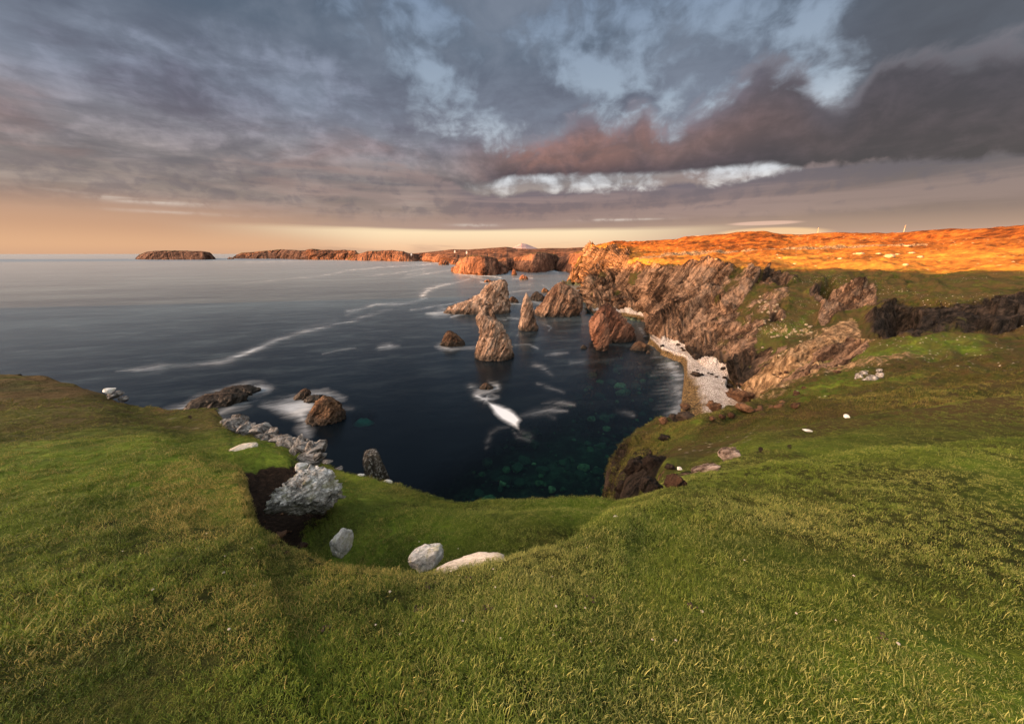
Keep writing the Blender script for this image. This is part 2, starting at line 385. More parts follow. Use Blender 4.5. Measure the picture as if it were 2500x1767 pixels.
def terrain_mat():
    m, t, b, o = mat('moorland')
    p = pos(t)
    g = t.nodes.new('ShaderNodeNewGeometry')
    cd = vmath(t, 'LENGTH', vmath(t, 'SUBTRACT', p, (0, 0, H)))
    near = cd.ss(30, 8)
    a_rock, a_scree, a_heath, a_peb, a_earth, a_dark, a_fresh = (attr(t, k) for k in ('rock', 'scree', 'heath', 'pebble', 'earth', 'dark', 'fresh'))  # the last weight marks fresher turf and golden moor grass
    # turf
    g1 = noise(t, p, .12, 6, .62); g2 = noise(t, p, 1.3, 6, .65); g3 = noise(t, p, 14, 4, .7)
    gmix = g1 * .35 + g2 * .35 + g3 * .3
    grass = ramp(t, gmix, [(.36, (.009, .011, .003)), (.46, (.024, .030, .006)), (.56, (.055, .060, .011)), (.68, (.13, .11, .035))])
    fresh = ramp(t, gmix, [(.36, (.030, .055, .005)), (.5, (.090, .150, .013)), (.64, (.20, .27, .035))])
    grass = mix(t, a_fresh, grass, fresh)
    brownp = noise(t, p, .35, 5, .6)
    grass = mix(t, brownp.ss(.36, .58) * .85 * (1 - near) * (1 - a_fresh * .6), grass, (.060, .040, .016))
    # specks of pale stones on the slopes
    vs = voro(t, p, 1.1, 'F1'); vr = voro(t, p, 1.1, 'F1', 1)
    spk = vs.ss(.18, .12) * noise(t, p, .06, 3).ss(.5, .62) * (1 - near) 
    grass = mix(t, spk * .8, grass, (.42, .38, .32))
    # sunlit moor: tawny heath
    h1 = noise(t, p, .035, 6, .6); h2 = noise(t, nstretch(t, p, (1, .25, 0), 3), .22, 7, .68)
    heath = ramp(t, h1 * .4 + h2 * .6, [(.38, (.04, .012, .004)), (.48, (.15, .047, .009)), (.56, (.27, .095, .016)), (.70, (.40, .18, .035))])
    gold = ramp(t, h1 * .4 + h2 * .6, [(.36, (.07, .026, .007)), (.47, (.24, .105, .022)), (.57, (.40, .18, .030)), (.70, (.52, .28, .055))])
    heath = mix(t, a_fresh, heath, gold)
    hs = voro(t, p, .33, 'F1').ss(.2, .13) * noise(t, p, .03, 3).ss(.46, .58)
    heath = mix(t, hs * .45, heath, (.50, .40, .26))
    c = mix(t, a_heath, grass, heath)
    # scree and trodden earth
    s1 = noise(t, nstretch(t, p, (.55, .65, .5), 4), .9, 7, .7)
    scree = ramp(t, s1, [(.36, (.04, .024, .012)), (.48, (.15, .095, .05)), (.6, (.32, .215, .12)), (.7, (.46, .35, .23))])
    c = mix(t, (a_scree + (s1 - .5) * 1.1).ss(.35, .65), c, scree)
    # bare rock, kept to steep faces and to where it shows
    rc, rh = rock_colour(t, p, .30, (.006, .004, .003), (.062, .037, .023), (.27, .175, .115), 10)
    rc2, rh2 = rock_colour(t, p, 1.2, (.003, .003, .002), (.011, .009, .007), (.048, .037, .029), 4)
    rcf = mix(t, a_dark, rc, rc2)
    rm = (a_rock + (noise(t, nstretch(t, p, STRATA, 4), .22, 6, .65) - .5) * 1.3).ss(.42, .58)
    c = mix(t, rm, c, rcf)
    # shingle
    pc = voro(t, p, 3.4, 'F1', 1); pe = voro(t, p, 3.4, 'F1')
    pn = noise(t, p, .22, 4, .6)
    pcs = t.nodes.new('ShaderNodeSeparateColor'); lk(t, pc, pcs.inputs[0]); pv = E(t, pcs.outputs[0])
    peb = ramp(t, pv, [(0, (.52, .49, .47)), (.4, (.72, .70, .67)), (1, (.90, .88, .85))])
    peb = mix(t, pe.ss(.30, .55) * .8, peb, (.16, .13, .11))
    peb = mix(t, pn.ss(.5, .66) * .55, peb, mix(t, 1.0, peb, (.55, .50, .45), 'MULTIPLY'))
    wetp = ramp(t, pv, [(0, (.035, .026, .018)), (.5, (.11, .075, .035)), (1, (.26, .18, .08))])
    gz = t.nodes.new('ShaderNodeSeparateXYZ'); lk(t, p, gz.inputs[0])
    peb = mix(t, (E(t, gz.outputs[2]) + (pn - .5) * 2.0).ss(2.6, 1.7), peb, wetp)
    c = mix(t, (a_peb + (pn - .5) * .5).ss(.4, .55), c, peb)
    e1 = noise(t, p, 9, 6, .7)
    earth = ramp(t, e1, [(.35, (.006, .004, .003)), (.55, (.022, .014, .009)), (.72, (.06, .038, .025))])
    c = mix(t, (a_earth + (e1 - .5) * .5).ss(.4, .6), c, earth)
    lk(t, c, b.inputs['Base Color']); b.inputs['Roughness'].default_value = .95
    b.inputs['Specular IOR Level'].default_value = .1
    # relief
    hgt = mix(t, rm, (g2 * .35 + g3 * .12), rh * 1.3)
    hgt = E(t, hgt.v)
    hb = (1 - rm) * (g2 * .30 + noise(t, p, .9, 5, .7) * .4) * (1 - near * .75) + (1 - near) * h2 * a_heath * 1.0 + rm * rh * 1.2 + near * g3 * .06 - pe * a_peb * .5
    bump(t, b, hb, .9, .9)
    return m
M['land'] = terrain_mat()

# ------------------------------------------------------------------ the main land sheet (lofted rows, ranges in metres)
# every row: (pixel x, pixel y, 'z'|'r', value): z is height relative to the camera, r horizontal range
def row(pts, mode='z', lo=None, hi=None):
    out = []
    for p in pts:
        px, py, v = p[:3]; mm = p[3] if len(p) > 3 else mode
        w = pz(px, py, H + v) if mm == 'z' else pr(px, py, v)
        out.append((math.atan2(w[0], w[1]), math.hypot(w[0], w[1]), w[2]))
    return out
def rfix(phi, r, z): return (R(phi), r, H + z)
PH = np.concatenate([np.linspace(R(-93), R(-66), 50)[:-1], np.linspace(R(-66), R(-50), 86)[:-1], np.linspace(R(-50), R(56), 1010)[:-1], np.linspace(R(56), R(66), 70)[:-1], np.linspace(R(66), R(93), 50)])
NP_ = len(PH)
def ev(rows):
    rows = sorted(rows); a = np.array(rows)
    a = np.vstack([a[:1] * 1, a, a[-1:]])
    a[0, 0] = -2; a[-1, 0] = 2
    lr = np.interp(PH, a[:, 0], np.log(a[:, 1])); z = np.interp(PH, a[:, 0], a[:, 2])
    return np.exp(lr), z
def smooth(a, n):
    k = np.hanning(2 * n + 3)[1:-1]; k /= k.sum()
    return np.convolve(np.pad(a, n, mode='edge'), k, 'valid')
rows = []
def addrow(r, z, sm=3): rows.append((np.exp(smooth(np.log(r), sm)), smooth(z, sm)))
r0, z0 = ev([rfix(-78, .45, -1.62), rfix(80, .45, -1.62)]); addrow(r0, z0)
r1, z1 = ev(row([(-400, 1120, -3.4), (0, 1085, -3.8), (250, 1075, -4.0), (365, 1068, -4.1), (577, 1156, -3.4), (613, 1263, -3.0), (681, 1350, -2.75), (811, 1382, -2.6),
                 (900, 1398, -2.6), (1000, 1410, -2.6), (1142, 1393, -2.6), (1233, 1375, -2.6), (1350, 1337, -2.7), (1416, 1318, -2.8), (1514, 1252, -3.2), (1579, 1220, -3.6),
                 (1699, 1165, -4.1), (1850, 1140, -4.1), (1990, 1122, -4.1), (2088, 1106, -4.1), (2248, 1087, -4.0), (2400, 1075, -3.9), (2900, 1055, -3.8)]))
rm_ = np.exp(.5 * (np.log(r0) + np.log(r1)))
addrow(rm_, z0 + (z1 - z0) * (rm_ - r0) / (r1 - r0) + .05)
addrow(r1 * .86, z0 + (z1 - z0) * (r1 * .86 - r0) / (r1 - r0) + .05); addrow(r1, z1)
deg = np.degrees(PH)
hol = sstep(deg, -44, -38) * (1 - sstep(deg, 10, 18))
addrow(r1 + .12 + .5 * (1 - hol), z1 - .38 * hol - .08 - .30 * (1 - hol))
addrow(r1 + .42 + 1.2 * (1 - hol), z1 - 1.05 * hol - .35 - .65 * (1 - hol))
r3, z3 = ev(row([(-400, 1040, -5.2), (0, 1040, -5.4), (250, 1045, -5.4), (365, 1050, -5.7), (460, 1090, -5.4), (560, 1112, -5.0), (620, 1105, -5.0), (700, 1115, -5.1), (780, 1210, -4.7), (900, 1280, -4.3),
                 (1050, 1300, -4.2), (1200, 1290, -4.2), (1350, 1270, -4.3), (1420, 1262, -4.45), (1480, 1256, -4.65), (1560, 1234, -5.05), (1700, 1150, -5.6), (1850, 1110, -6.1), (1990, 1085, -6.3),
                 (2248, 1060, -6.0), (2500, 1050, -5.8), (2900, 1035, -5.6)]))
addrow(r3, z3)
r4, z4 = ev(row([(-400, 900, -9.5), (0, 925, -9), (150, 940, -8.8), (250, 962, -8.5), (290, 978, -8.5), (320, 990, -8.5), (400, 1002, -8), (450, 1004, -7.8), (510, 998, -7.8), (530, 1006, -7.6), (560, 1038, -7.2), (650, 1078, -6.5), (770, 1124, -5.8),
                 (870, 1162, -5.35), (960, 1180, -5.2), (1040, 1202, -5.0), (1090, 1218, -4.95), (1135, 1224, -4.9), (1190, 1220, -5.0), (1250, 1222, -5.0), (1320, 1217, -5.1), (1390, 1218, -5.25), (1450, 1224, -5.4), (1500, 1228, -5.5), (1585, 1220, -5.7), (1640, 1175, -6.3),
                 (1720, 1128, -7.3), (1795, 1089, -8), (1860, 1062, -8), (1940, 1051, -8), (2055, 1022, -8), (2250, 1003, -7.2), (2400, 990, -7), (2600, 975, -7), (2900, 955, -7)]))
r4 = np.maximum(r4, r3 * 1.12)
addrow(r4 * .93, z4 + .02 + (z3 - z4) * .12); addrow(r4, z4)
sea = 1 - sstep(deg, 19.5, 26)
addrow(r4 + .35 + 1.6 * (1 - sea), z4 - .8)
addrow(r4 + 2.0 + 6 * (1 - sea), z4 - 7 * sea - 3.4 * (1 - sea))
r6, z6 = ev([rfix(-78, 60, -47), rfix(-52, 52, -47), rfix(-40, 38, -48), rfix(-20, 26, -48), rfix(8, 24, -46), rfix(15, 30, -45), rfix(17.5, 40, -44)] +
            row([(1500, 1196, 46, 'r'), (1528, 1140, 50, 'r'), (1545, 1112, 50, 'r'), (1565, 1097, 49, 'r'), (1608, 1076, 48, 'r'), (1650, 1052, 50, 'r'), (1700, 1031, 52, 'r'), (1800, 1021, 56, 'r'), (1860, 1012, 60, 'r'),
                 (1957, 975, 68, 'r'), (2060, 957, 72, 'r'), (2153, 942, 75, 'r'), (2250, 935, 76, 'r'), (2400, 925, 76, 'r'), (2900, 905, 76, 'r')]))
rows.append(((r4 * .5 + r6 * .5) + 0, smooth(np.where(deg < 19, np.minimum(z4 - 22, (z4 + z6) / 2), (z4 + z6) / 2 - 1.0), 4)))
addrow(r6, z6, 2)
r7, z7 = ev([rfix(-78, 110, -55), rfix(-20, 80, -52), rfix(-5, 70, -46), rfix(8, 72, -44.5), rfix(18, 75, -43.5), rfix(24, 88, -42.2), rfix(26.0, 92, -40.9), rfix(26.9, 92, -39.9), rfix(28, 92, -38.9), rfix(30, 92, -37.6)] +
            row([(1800, 1000, -37), (1850, 985, -35.5), (1910, 950, -32), (1990, 905, -28), (2120, 872, -21.6), (2250, 850, -18.5), (2500, 835, -17), (2900, 820, -17)]))
r7 = np.maximum(r7, r6 + 8)
addrow(r7, z7, 2)
r8, z8 = ev([rfix(-78, 300, -60), rfix(-20, 300, -60), rfix(0, 300, -56), rfix(6, 420, -52), rfix(8, 490, -46)] +
            row([(1383, 693, -40), (1425, 696, -40), (1432, 730, -40), (1451, 770, -40), (1490, 772, -40), (1525, 770, -39), (1586, 776, -38), (1592, 820, -37.5), (1614, 842, -37), (1647, 855, -37), (1676, 860, -37),
                 (1709, 889, -37), (1729, 905, -37), (1781, 921, -37), (1803, 940, -36.5), (1860, 920, -32.5), (1920, 888, -28.5), (1990, 858, -25.5), (2072, 826, -22.5), (2150, 843, -21), (2250, 830, -18.7), (2500, 815, -17), (2900, 800, -17)]))
r8 = np.maximum(r8, r7 + 6)
# beach / shallow bed between rows 7 and 8
mid_r = r7 * .45 + r8 * .55
shore = sstep(deg, 24.2, 26.8)
rows.append((mid_r, smooth(np.where(deg < 29, (z7 * .5 + z8 * .5) * shore + (-43.0) * (1 - shore) * sstep(deg, 8, 14) + (-52) * (1 - sstep(deg, 8, 14)), z7 * .5 + z8 * .5), 4)))
addrow(r8 * .985, np.minimum(z8, z8) - .5 * (deg < 21), 1)
addrow(r8, z8, 1)
r9, z9 = ev([rfix(-78, 330, -60), rfix(0, 330, -58), rfix(7, 480, -50)] +
            row([(1384, 693, 494, 'r'), (1399, 676, 482, 'r'), (1412, 664, 470, 'r'), (1432, 668, 440, 'r'), (1442, 708, 320, 'r'), (1480, 722, 285, 'r'), (1530, 722, 280, 'r'), (1575, 728, 262, 'r'), (1600, 738, 212, 'r'), (1650, 768, 186, 'r'),
                 (1709, 802, 166, 'r'), (1780, 825, 152, 'r'), (1850, 842, 142, 'r'), (1920, 820, 147, 'r'), (1990, 800, 156, 'r'), (2100, 782, 162, 'r'), (2250, 772, 158, 'r'), (2500, 765, 155, 'r'), (2900, 760, 150, 'r')]))
r9 = np.maximum(r9, r8 + 2.5)
addrow(r9, z9, 2)
r10, z10 = ev([rfix(-78, 350, -60), rfix(0, 350, -58), rfix(7, 490, -50)] +
            row([(1386, 693, 500, 'r'), (1404, 668, 484, 'r'), (1421, 646, 462, 'r'), (1450, 655, 395, 'r'), (1500, 678, 335, 'r'), (1560, 682, 272, 'r'), (1610, 688, 228, 'r'), (1700, 700, 205, 'r'),
                 (1800, 712, 192, 'r'), (1900, 704, 192, 'r'), (2000, 700, 198, 'r'), (2137, 722, 188, 'r'), (2250, 722, 184, 'r'), (2500, 720, 180, 'r'), (2900, 720, 175, 'r')]))
r10 = np.maximum(r10, r9 + 3)
addrow(r10, z10, 2)
r11, z11 = ev([rfix(-78, 380, -60), rfix(0, 380, -58), rfix(7, 500, -50)] +
            row([(1388, 693, 506, 'r'), (1410, 660, 490, 'r'), (1424, 626, 460, 'r'), (1448, 610, 432, 'r'), (1490, 616, 385, 'r'), (1530, 634, 325, 'r'), (1564, 652, 248, 'r'), (1616, 646, 236, 'r'), (1655, 648, 230, 'r'),
                 (1725, 645, 225, 'r'), (1784, 654, 217, 'r'), (1841, 662, 212, 'r'), (1911, 658, 228, 'r'), (2050, 657, 236, 'r'), (2138, 657, 238, 'r'), (2248, 663, 238, 'r'), (2500, 665, 230, 'r'), (2900, 668, 220, 'r')]))
r11 = np.maximum(r11, r10 + 5)
addrow(r11, z11, 2)
r12, z12 = ev([rfix(-78, 420, -60), rfix(0, 420, -58), rfix(7, 520, -50)] +
            row([(1392, 693, 520, 'r'), (1416, 650, 505, 'r'), (1428, 622, 480, 'r'), (1449, 605, 452, 'r'), (1500, 603, 425, 'r'), (1600, 620, 340, 'r'), (1696, 625, 310, 'r'), (1800, 620, 318, 'r'), (1911, 615, 330, 'r'), (2053, 609, 338, 'r'),
                 (2248, 609, 340, 'r'), (2500, 603, 330, 'r'), (2900, 595, 320, 'r')]))
r12 = np.maximum(r12, r11 + 8)
addrow(r12, z12, 3)
r13, z13 = ev([rfix(-78, 460, -60), rfix(0, 460, -58), rfix(7, 540, -50)] +
            row([(1396, 693, 540, 'r'), (1424, 645, 530, 'r'), (1440, 614, 510, 'r'), (1450, 604, 500, 'r'), (1465, 598, 490, 'r'), (1500, 592, 480, 'r'), (1540, 594, 470, 'r'), (1600, 589, 460, 'r'), (1650, 586, 455, 'r'), (1690, 581, 450, 'r'), (1770, 575, 450, 'r'),
                 (1800, 571, 450, 'r'), (1825, 568, 450, 'r'), (1860, 568, 450, 'r'), (1900, 574, 450, 'r'), (1950, 576, 450, 'r'), (2000, 572, 450, 'r'), (2080, 573, 450, 'r'), (2130, 572, 450, 'r'), (2200, 570, 450, 'r'),
                 (2250, 566, 450, 'r'), (2400, 558, 450, 'r'), (2600, 550, 450, 'r'), (2900, 540, 450, 'r')]))
addrow(r13, z13, 2)
addrow(r13 * 1.15, np.where(z13 > -30, z13 - 2, z13), 3)
addrow(r13 * 1.6, np.where(z13 > -30, z13 * .7 - 10, z13), 3)
RR = np.array([a for a, b in rows]); ZZ = np.array([b for a, b in rows])
for i in range(1, len(RR)): RR[i] = np.maximum(RR[i], RR[i - 1] + .04)
NSUB = [30, 130, 40, 34, 12, 14, 70, 60, 14, 8, 10, 40, 40, 50, 44, 44, 10, 64, 64, 84, 60, 70, 14, 6]
assert len(NSUB) >= len(RR) - 1, (len(NSUB), len(RR))
def hermite(A, i, t):                                  # Catmull-Rom, limited so that it does not overshoot much
    p0 = A[max(i - 1, 0)]; p1 = A[i]; p2 = A[i + 1]; p3 = A[min(i + 2, len(A) - 1)]
    def lim(m, d0, d1):
        s = np.where(d0 * d1 <= 0, 0, np.sign(d0) * np.minimum(np.abs(m), 2.0 * np.minimum(np.abs(d0), np.abs(d1)))); return s
    m1 = lim((p2 - p0) * .5, p1 - p0, p2 - p1) if i > 0 else (p2 - p1)
    m2 = lim((p3 - p1) * .5, p2 - p1, p3 - p2) if i + 2 < len(A) else (p2 - p1)
    t2, t3 = t * t, t * t * t
    return (2 * t3 - 3 * t2 + 1) * p1 + (t3 - 2 * t2 + t) * m1 + (-2 * t3 + 3 * t2) * p2 + (t3 - t2) * m2
LR = np.log(RR); gr, gz_, gi = [], [], []
for i in range(len(RR) - 1):
    n = NSUB[i]
    for k in range(n):
        t = k / n
        gr.append(np.exp(hermite(LR, i, t))); gz_.append(hermite(ZZ, i, t)); gi.append(i + t)
gr.append(RR[-1]); gz_.append(ZZ[-1]); gi.append(len(RR) - 1)
GR, GZ, GI = np.array(gr), np.array(gz_), np.array(gi)
NR = len(GR)
P = np.stack([GR * np.sin(PH), GR * np.cos(PH), GZ], -1)
def normals(P):
    du = np.gradient(P, axis=1); dv = np.gradient(P, axis=0)
    n = np.cross(du, dv); n /= np.linalg.norm(n, axis=-1, keepdims=True) + 1e-9
    return n * np.where(n[..., 2:3] < 0, -1, 1)
N0 = normals(P)
Pf = P.reshape(-1, 3); Nf = N0.reshape(-1, 3)
rf = GR.reshape(-1); gif = np.repeat(GI, NP_)
U, Vp = project(Pf)
steep = sstep(1 - Nf[:, 2], .22, .48)
def soft(poly, blur, nz=None, sc=None):
    """mask of a region, its border blurred and broken by noise"""
    d, _ = seg_dist(U, Vp, list(poly) + [poly[0]])
    s = np.where(inpoly(U, Vp, poly), d, -d)
    if nz is not None: s = s + nz * blur * 3.2; blur = blur * 2.2
    return sstep(s, -blur, blur)
nzl = fbm(Pf / np.maximum(rf, 4)[:, None] * 100, .12, 4)
farm = sstep(rf, 20, 45)
BEYOND = rf > 30
# --- regions (outlined on the slope, stored on the mesh)
rock = steep * sstep(rf, 12, 24) * .55
rk = [([(1383, 700), (1400, 668), (1424, 622), (1450, 606), (1500, 606), (1540, 630), (1500, 650), (1470, 680), (1450, 705), (1420, 705)], 8, 1),
      ([(1440, 700), (1500, 660), (1560, 648), (1660, 645), (1790, 652), (1790, 672), (1760, 700), (1740, 740), (1700, 765), (1690, 790), (1650, 800), (1610, 850), (1585, 830), (1585, 770), (1530, 765), (1450, 770)], 7, 1),
      ([(1600, 835), (1640, 810), (1690, 800), (1740, 805), (1740, 860), (1790, 900), (1850, 910), (1830, 950), (1800, 960), (1690, 880), (1610, 850)], 8, .9),
      ([(1830, 660), (1850, 672), (1830, 720), (1770, 790), (1740, 800), (1760, 760), (1810, 710)], 5, .85),
      ([(1870, 665), (1920, 672), (1960, 690), (1930, 702), (1880, 695), (1860, 702)], 5, .9),
      ([(1960, 720), (2000, 690), (2020, 705), (2130, 715), (2135, 740), (2060, 760), (2010, 800), (1990, 790), (2000, 750)], 6, .95),
      ([(2135, 800), (2160, 752), (2260, 735), (2600, 735), (2620, 800), (2250, 830), (2160, 838)], 13, .78),
      ([(1690, 655), (1900, 665), (1960, 720), (1900, 800), (1700, 810)], 10, .40), ([(1990, 680), (2300, 680), (2300, 760), (2130, 750), (2010, 720)], 10, .30),
      ([(1880, 765), (1915, 750), (1925, 775), (1905, 790), (1880, 785)], 4, .9),
      ([(1500, 1210), (1524, 1150), (1535, 1115), (1570, 1095), (1622, 1105), (1615, 1160), (1560, 1212), (1500, 1216)], 9, .66),
      ([(1620, 1190), (1640, 1160), (1680, 1150), (1740, 1125), (1760, 1130), (1680, 1165), (1660, 1195)], 5, .8)]
for poly, bl, a in rk: rock = np.maximum(rock, soft(poly, bl, nzl) * a * (rf > (9 if poly[0][1] > 1100 else 30)))
rock = np.maximum(rock, sstep(Pf[:, 2], 5, 2.0) * BEYOND * steep)
green = [([(1800, 860), (1840, 830), (1900, 800), (1960, 770), (1985, 760), (1975, 800), (1920, 850), (1860, 890), (1800, 905), (1780, 880)], 7, 1),
         ([(1660, 800), (1720, 770), (1790, 760), (1850, 720), (1800, 790), (1760, 810), (1700, 815), (1650, 830)], 7, .9),
         ([(1490, 720), (1500, 680), (1560, 665), (1590, 660), (1560, 700), (1530, 720), (1500, 735)], 6, .9)]
for poly, bl, a in green: rock = rock * (1 - soft(poly, bl, nzl) * a)
streak = fbm(stretch(Pf, STRATA, 6), .09, 5, .6, True)
openm = sstep(fbm(Pf + 33, .022, 3), -.1, .25)
rock = np.clip(rock + np.where(rf > 60, .80 * openm * sstep(streak, -.05, .5) * sstep(1 - Nf[:, 2], .02, .15), 0), 0, 1)
scree = np.where(rf > 40, sstep(fbm(Pf, .04, 4), .15, .55) * .55, 0.0)
for poly, bl, a in [([(1800, 965), (1860, 915), (1960, 850), (2010, 800), (2080, 790), (2090, 820), (2000, 862), (1920, 905), (1860, 960), (1800, 985)], 8, 1.0),
                    ([(1790, 1010), (1850, 965), (1930, 935), (2010, 920), (2020, 940), (1950, 965), (1930, 985), (1870, 1005)], 8, .8),
                    ([(1720, 800), (1770, 780), (1790, 800), (1770, 840), (1720, 850)], 8, .7),
                    ([(1440, 770), (1430, 730), (1470, 730), (1520, 740), (1530, 765)], 6, .9)]:
    scree = np.maximum(scree, soft(poly, bl, nzl) * a * BEYOND)
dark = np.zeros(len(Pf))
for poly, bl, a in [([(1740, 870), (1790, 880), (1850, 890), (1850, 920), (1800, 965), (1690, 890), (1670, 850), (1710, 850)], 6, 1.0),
                    ([(2125, 800), (2150, 742), (2260, 722), (2600, 720), (2640, 810), (2250, 845), (2150, 848)], 8, 1.0),  # blackness of the cave recess put into the rock colour
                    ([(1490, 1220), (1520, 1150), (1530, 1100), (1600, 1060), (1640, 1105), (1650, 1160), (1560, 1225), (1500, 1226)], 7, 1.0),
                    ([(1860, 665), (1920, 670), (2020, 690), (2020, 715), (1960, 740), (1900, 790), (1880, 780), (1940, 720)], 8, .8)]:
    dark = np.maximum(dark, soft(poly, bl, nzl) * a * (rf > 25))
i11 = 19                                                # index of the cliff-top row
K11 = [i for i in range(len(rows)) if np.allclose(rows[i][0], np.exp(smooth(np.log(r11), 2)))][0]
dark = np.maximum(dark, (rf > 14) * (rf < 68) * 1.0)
heath = sstep(gif + nzl * .12, K11 - .22, K11 + .05)
rock = rock * (1 - sstep(gif, K11 + .02, K11 + .12) * .85 * (U > 1540)) 
peb = (Pf[:, 2] > -1.5) * sstep(Pf[:, 2], 5.2, 4.2) * sstep(1 - Nf[:, 2], .25, .12) * (rf > 80) * (rf < 260) * sstep(U, 1840, 1800)
beachp = soft([(1582, 812), (1640, 842), (1700, 880), (1800, 940), (1800, 1012), (1700, 1032), (1652, 1012), (1650, 905), (1600, 850)], 5, nzl) * (rf > 75) * (rf < 215) * (Pf[:, 2] > -2) * sstep(Pf[:, 2], 6.0, 4.6)
peb = np.maximum(peb, beachp)
peb = peb * np.where(U < 1600, sstep(Pf[:, 2], 3.6, 2.4), 1)
tail = soft([(1655, 1000), (1690, 960), (1800, 950), (1835, 985), (1840, 1012), (1790, 1030), (1700, 1035)], 8, nzl) * (rf > 75)
peb = np.maximum(peb, tail)
earth = np.zeros(len(Pf))
for poly, bl in [([(572, 1148), (620, 1146), (665, 1140), (716, 1132), (760, 1160), (790, 1200), (800, 1262), (772, 1282), (735, 1300), (735, 1325), (722, 1345), (700, 1380), (640, 1345), (610, 1290), (600, 1210), (575, 1170)], 6)]:
    earth = np.maximum(earth, soft(poly, bl, nzl) * (rf < 14) * (gif > 3.9))
for cx, cy, s_ in [(1858, 1098, 9), (1928, 1092, 9), (1888, 1102, 6), (1230, 1215, 4), (960, 1213, 6), (1800, 1180, 5), (1855, 1160, 6), (464, 1020, 7), (380, 1085, 10)]:
    earth = np.maximum(earth, (1 - sstep(np.hypot(U - cx, (Vp - cy) * 1.3), s_ * .3, s_ * 1.3)) * (rf < 40) * .75)
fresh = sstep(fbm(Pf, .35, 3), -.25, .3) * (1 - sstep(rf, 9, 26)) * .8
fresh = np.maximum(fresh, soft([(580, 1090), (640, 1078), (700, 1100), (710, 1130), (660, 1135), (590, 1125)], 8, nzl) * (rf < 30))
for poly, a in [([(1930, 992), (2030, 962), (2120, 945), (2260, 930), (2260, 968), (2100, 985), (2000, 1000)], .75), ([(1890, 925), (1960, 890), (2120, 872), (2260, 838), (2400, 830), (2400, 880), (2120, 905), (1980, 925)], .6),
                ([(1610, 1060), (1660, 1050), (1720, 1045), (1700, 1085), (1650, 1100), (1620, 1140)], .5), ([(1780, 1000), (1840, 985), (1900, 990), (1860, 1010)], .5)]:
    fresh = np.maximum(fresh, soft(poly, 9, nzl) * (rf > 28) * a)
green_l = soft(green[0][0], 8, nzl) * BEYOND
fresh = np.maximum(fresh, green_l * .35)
# --- relief
q = stretch(Pf, STRATA, 8)
rd = rock * farm * (1 - peb)
amp = np.clip(rf / 150, .42, 2.2)
kk = np.where(rd > .03)[0]; fct = np.zeros(len(Pf)); qk = q[kk]
wk = np.stack([fbm(Pf[kk] + 9, .12, 3), fbm(Pf[kk] + 50, .12, 3), fbm(Pf[kk] + 90, .12, 3)], -1)
fct[kk] = facet(qk + wk * 1.2, .13) * 3.6 + facet(qk + wk * .8, .36) * 1.7 + facet(stretch(Pf[kk], STRATA, 3) + wk * .6, .9) * .55
disp = rd * amp * (fbm(q, .10, 5, .55, True) * 2.4 + fct + fbm(q, .6, 3) * .4)
disp += (1 - rock) * farm * (fbm(Pf, .05, 4) * 1.6 + fbm(Pf, .16, 5, .55, True) * .75) * (1 - peb) * np.clip(rf / 150, .6, 1.6) * (gif < K11 + 1.8)
foldm = sstep(U, 1450, 1560) * sstep(rf, 24, 40) * (1 - sstep(rf, 120, 170)) * (1 - peb) * (1 - rock)
qf = stretch(Pf + fbm(Pf, .05, 2)[:, None] * 6, (.75, .6, .25), 3.5)
disp += foldm * (fbm(qf, .11, 4, .55, True) * 2.0 + fbm(qf, .45, 4, .6, True) * .55)
disp += scree * farm * (1 - peb) * fbm(stretch(Pf, (.55, .65, .5), 4), .5, 4, .55, True) * .6
disp += sstep(gif, K11 - .2, K11 + .4) * (gif < K11 + 1.9) * (fbm(Pf, .025, 5, .5, True) * 2.0)
nearw = sstep(rf, .8, 3.0) * (1 - farm)
disp += nearw * (fbm(Pf, 1.4, 4) * .075 + fbm(Pf, 4.5, 2) * .014 + fbm(Pf, .35, 2) * .12 * sstep(rf, 3, 9)) * (1 - .3 * earth)
disp += (1 - sstep(rf, .8, 3.0)) * fbm(Pf, 2.2, 3) * .02
disp += earth * (rf < 14) * (-.10 + fbm(Pf, 3.0, 4, .6) * .09)
disp += steep * (1 - farm) * sstep(rf, 6, 9) * (gif > 10.5) * fbm(stretch(Pf, (0, 0, 1), 3), .8, 4, .5, True) * .5
wob1 = fbm(Pf, .06, 4); wob2 = fbm(Pf + 70, .06, 4)
# cave-like recesses: real hollows pushed into the rock
for cx, cy, wx, wy, dpt in [(2200, 792, 52, 34, 12), (1588, 1122, 22, 22, 4), (2015, 705, 24, 22, 6), (1912, 685, 18, 14, 5), (1900, 770, 12, 12, 3), (1790, 930, 16, 20, 3), (1602, 700, 8, 40, 4)]:
    g_ = np.exp(-((U + wob1 * wx * .9 - cx) / wx) ** 2 - ((Vp + wob2 * wy * .9 - cy) / wy) ** 2) * (rf > 30)
    g_ = sstep(g_ + nzl * .25, .25, .8)
    disp -= g_ * dpt
Pd = Pf + Nf * disp[:, None]
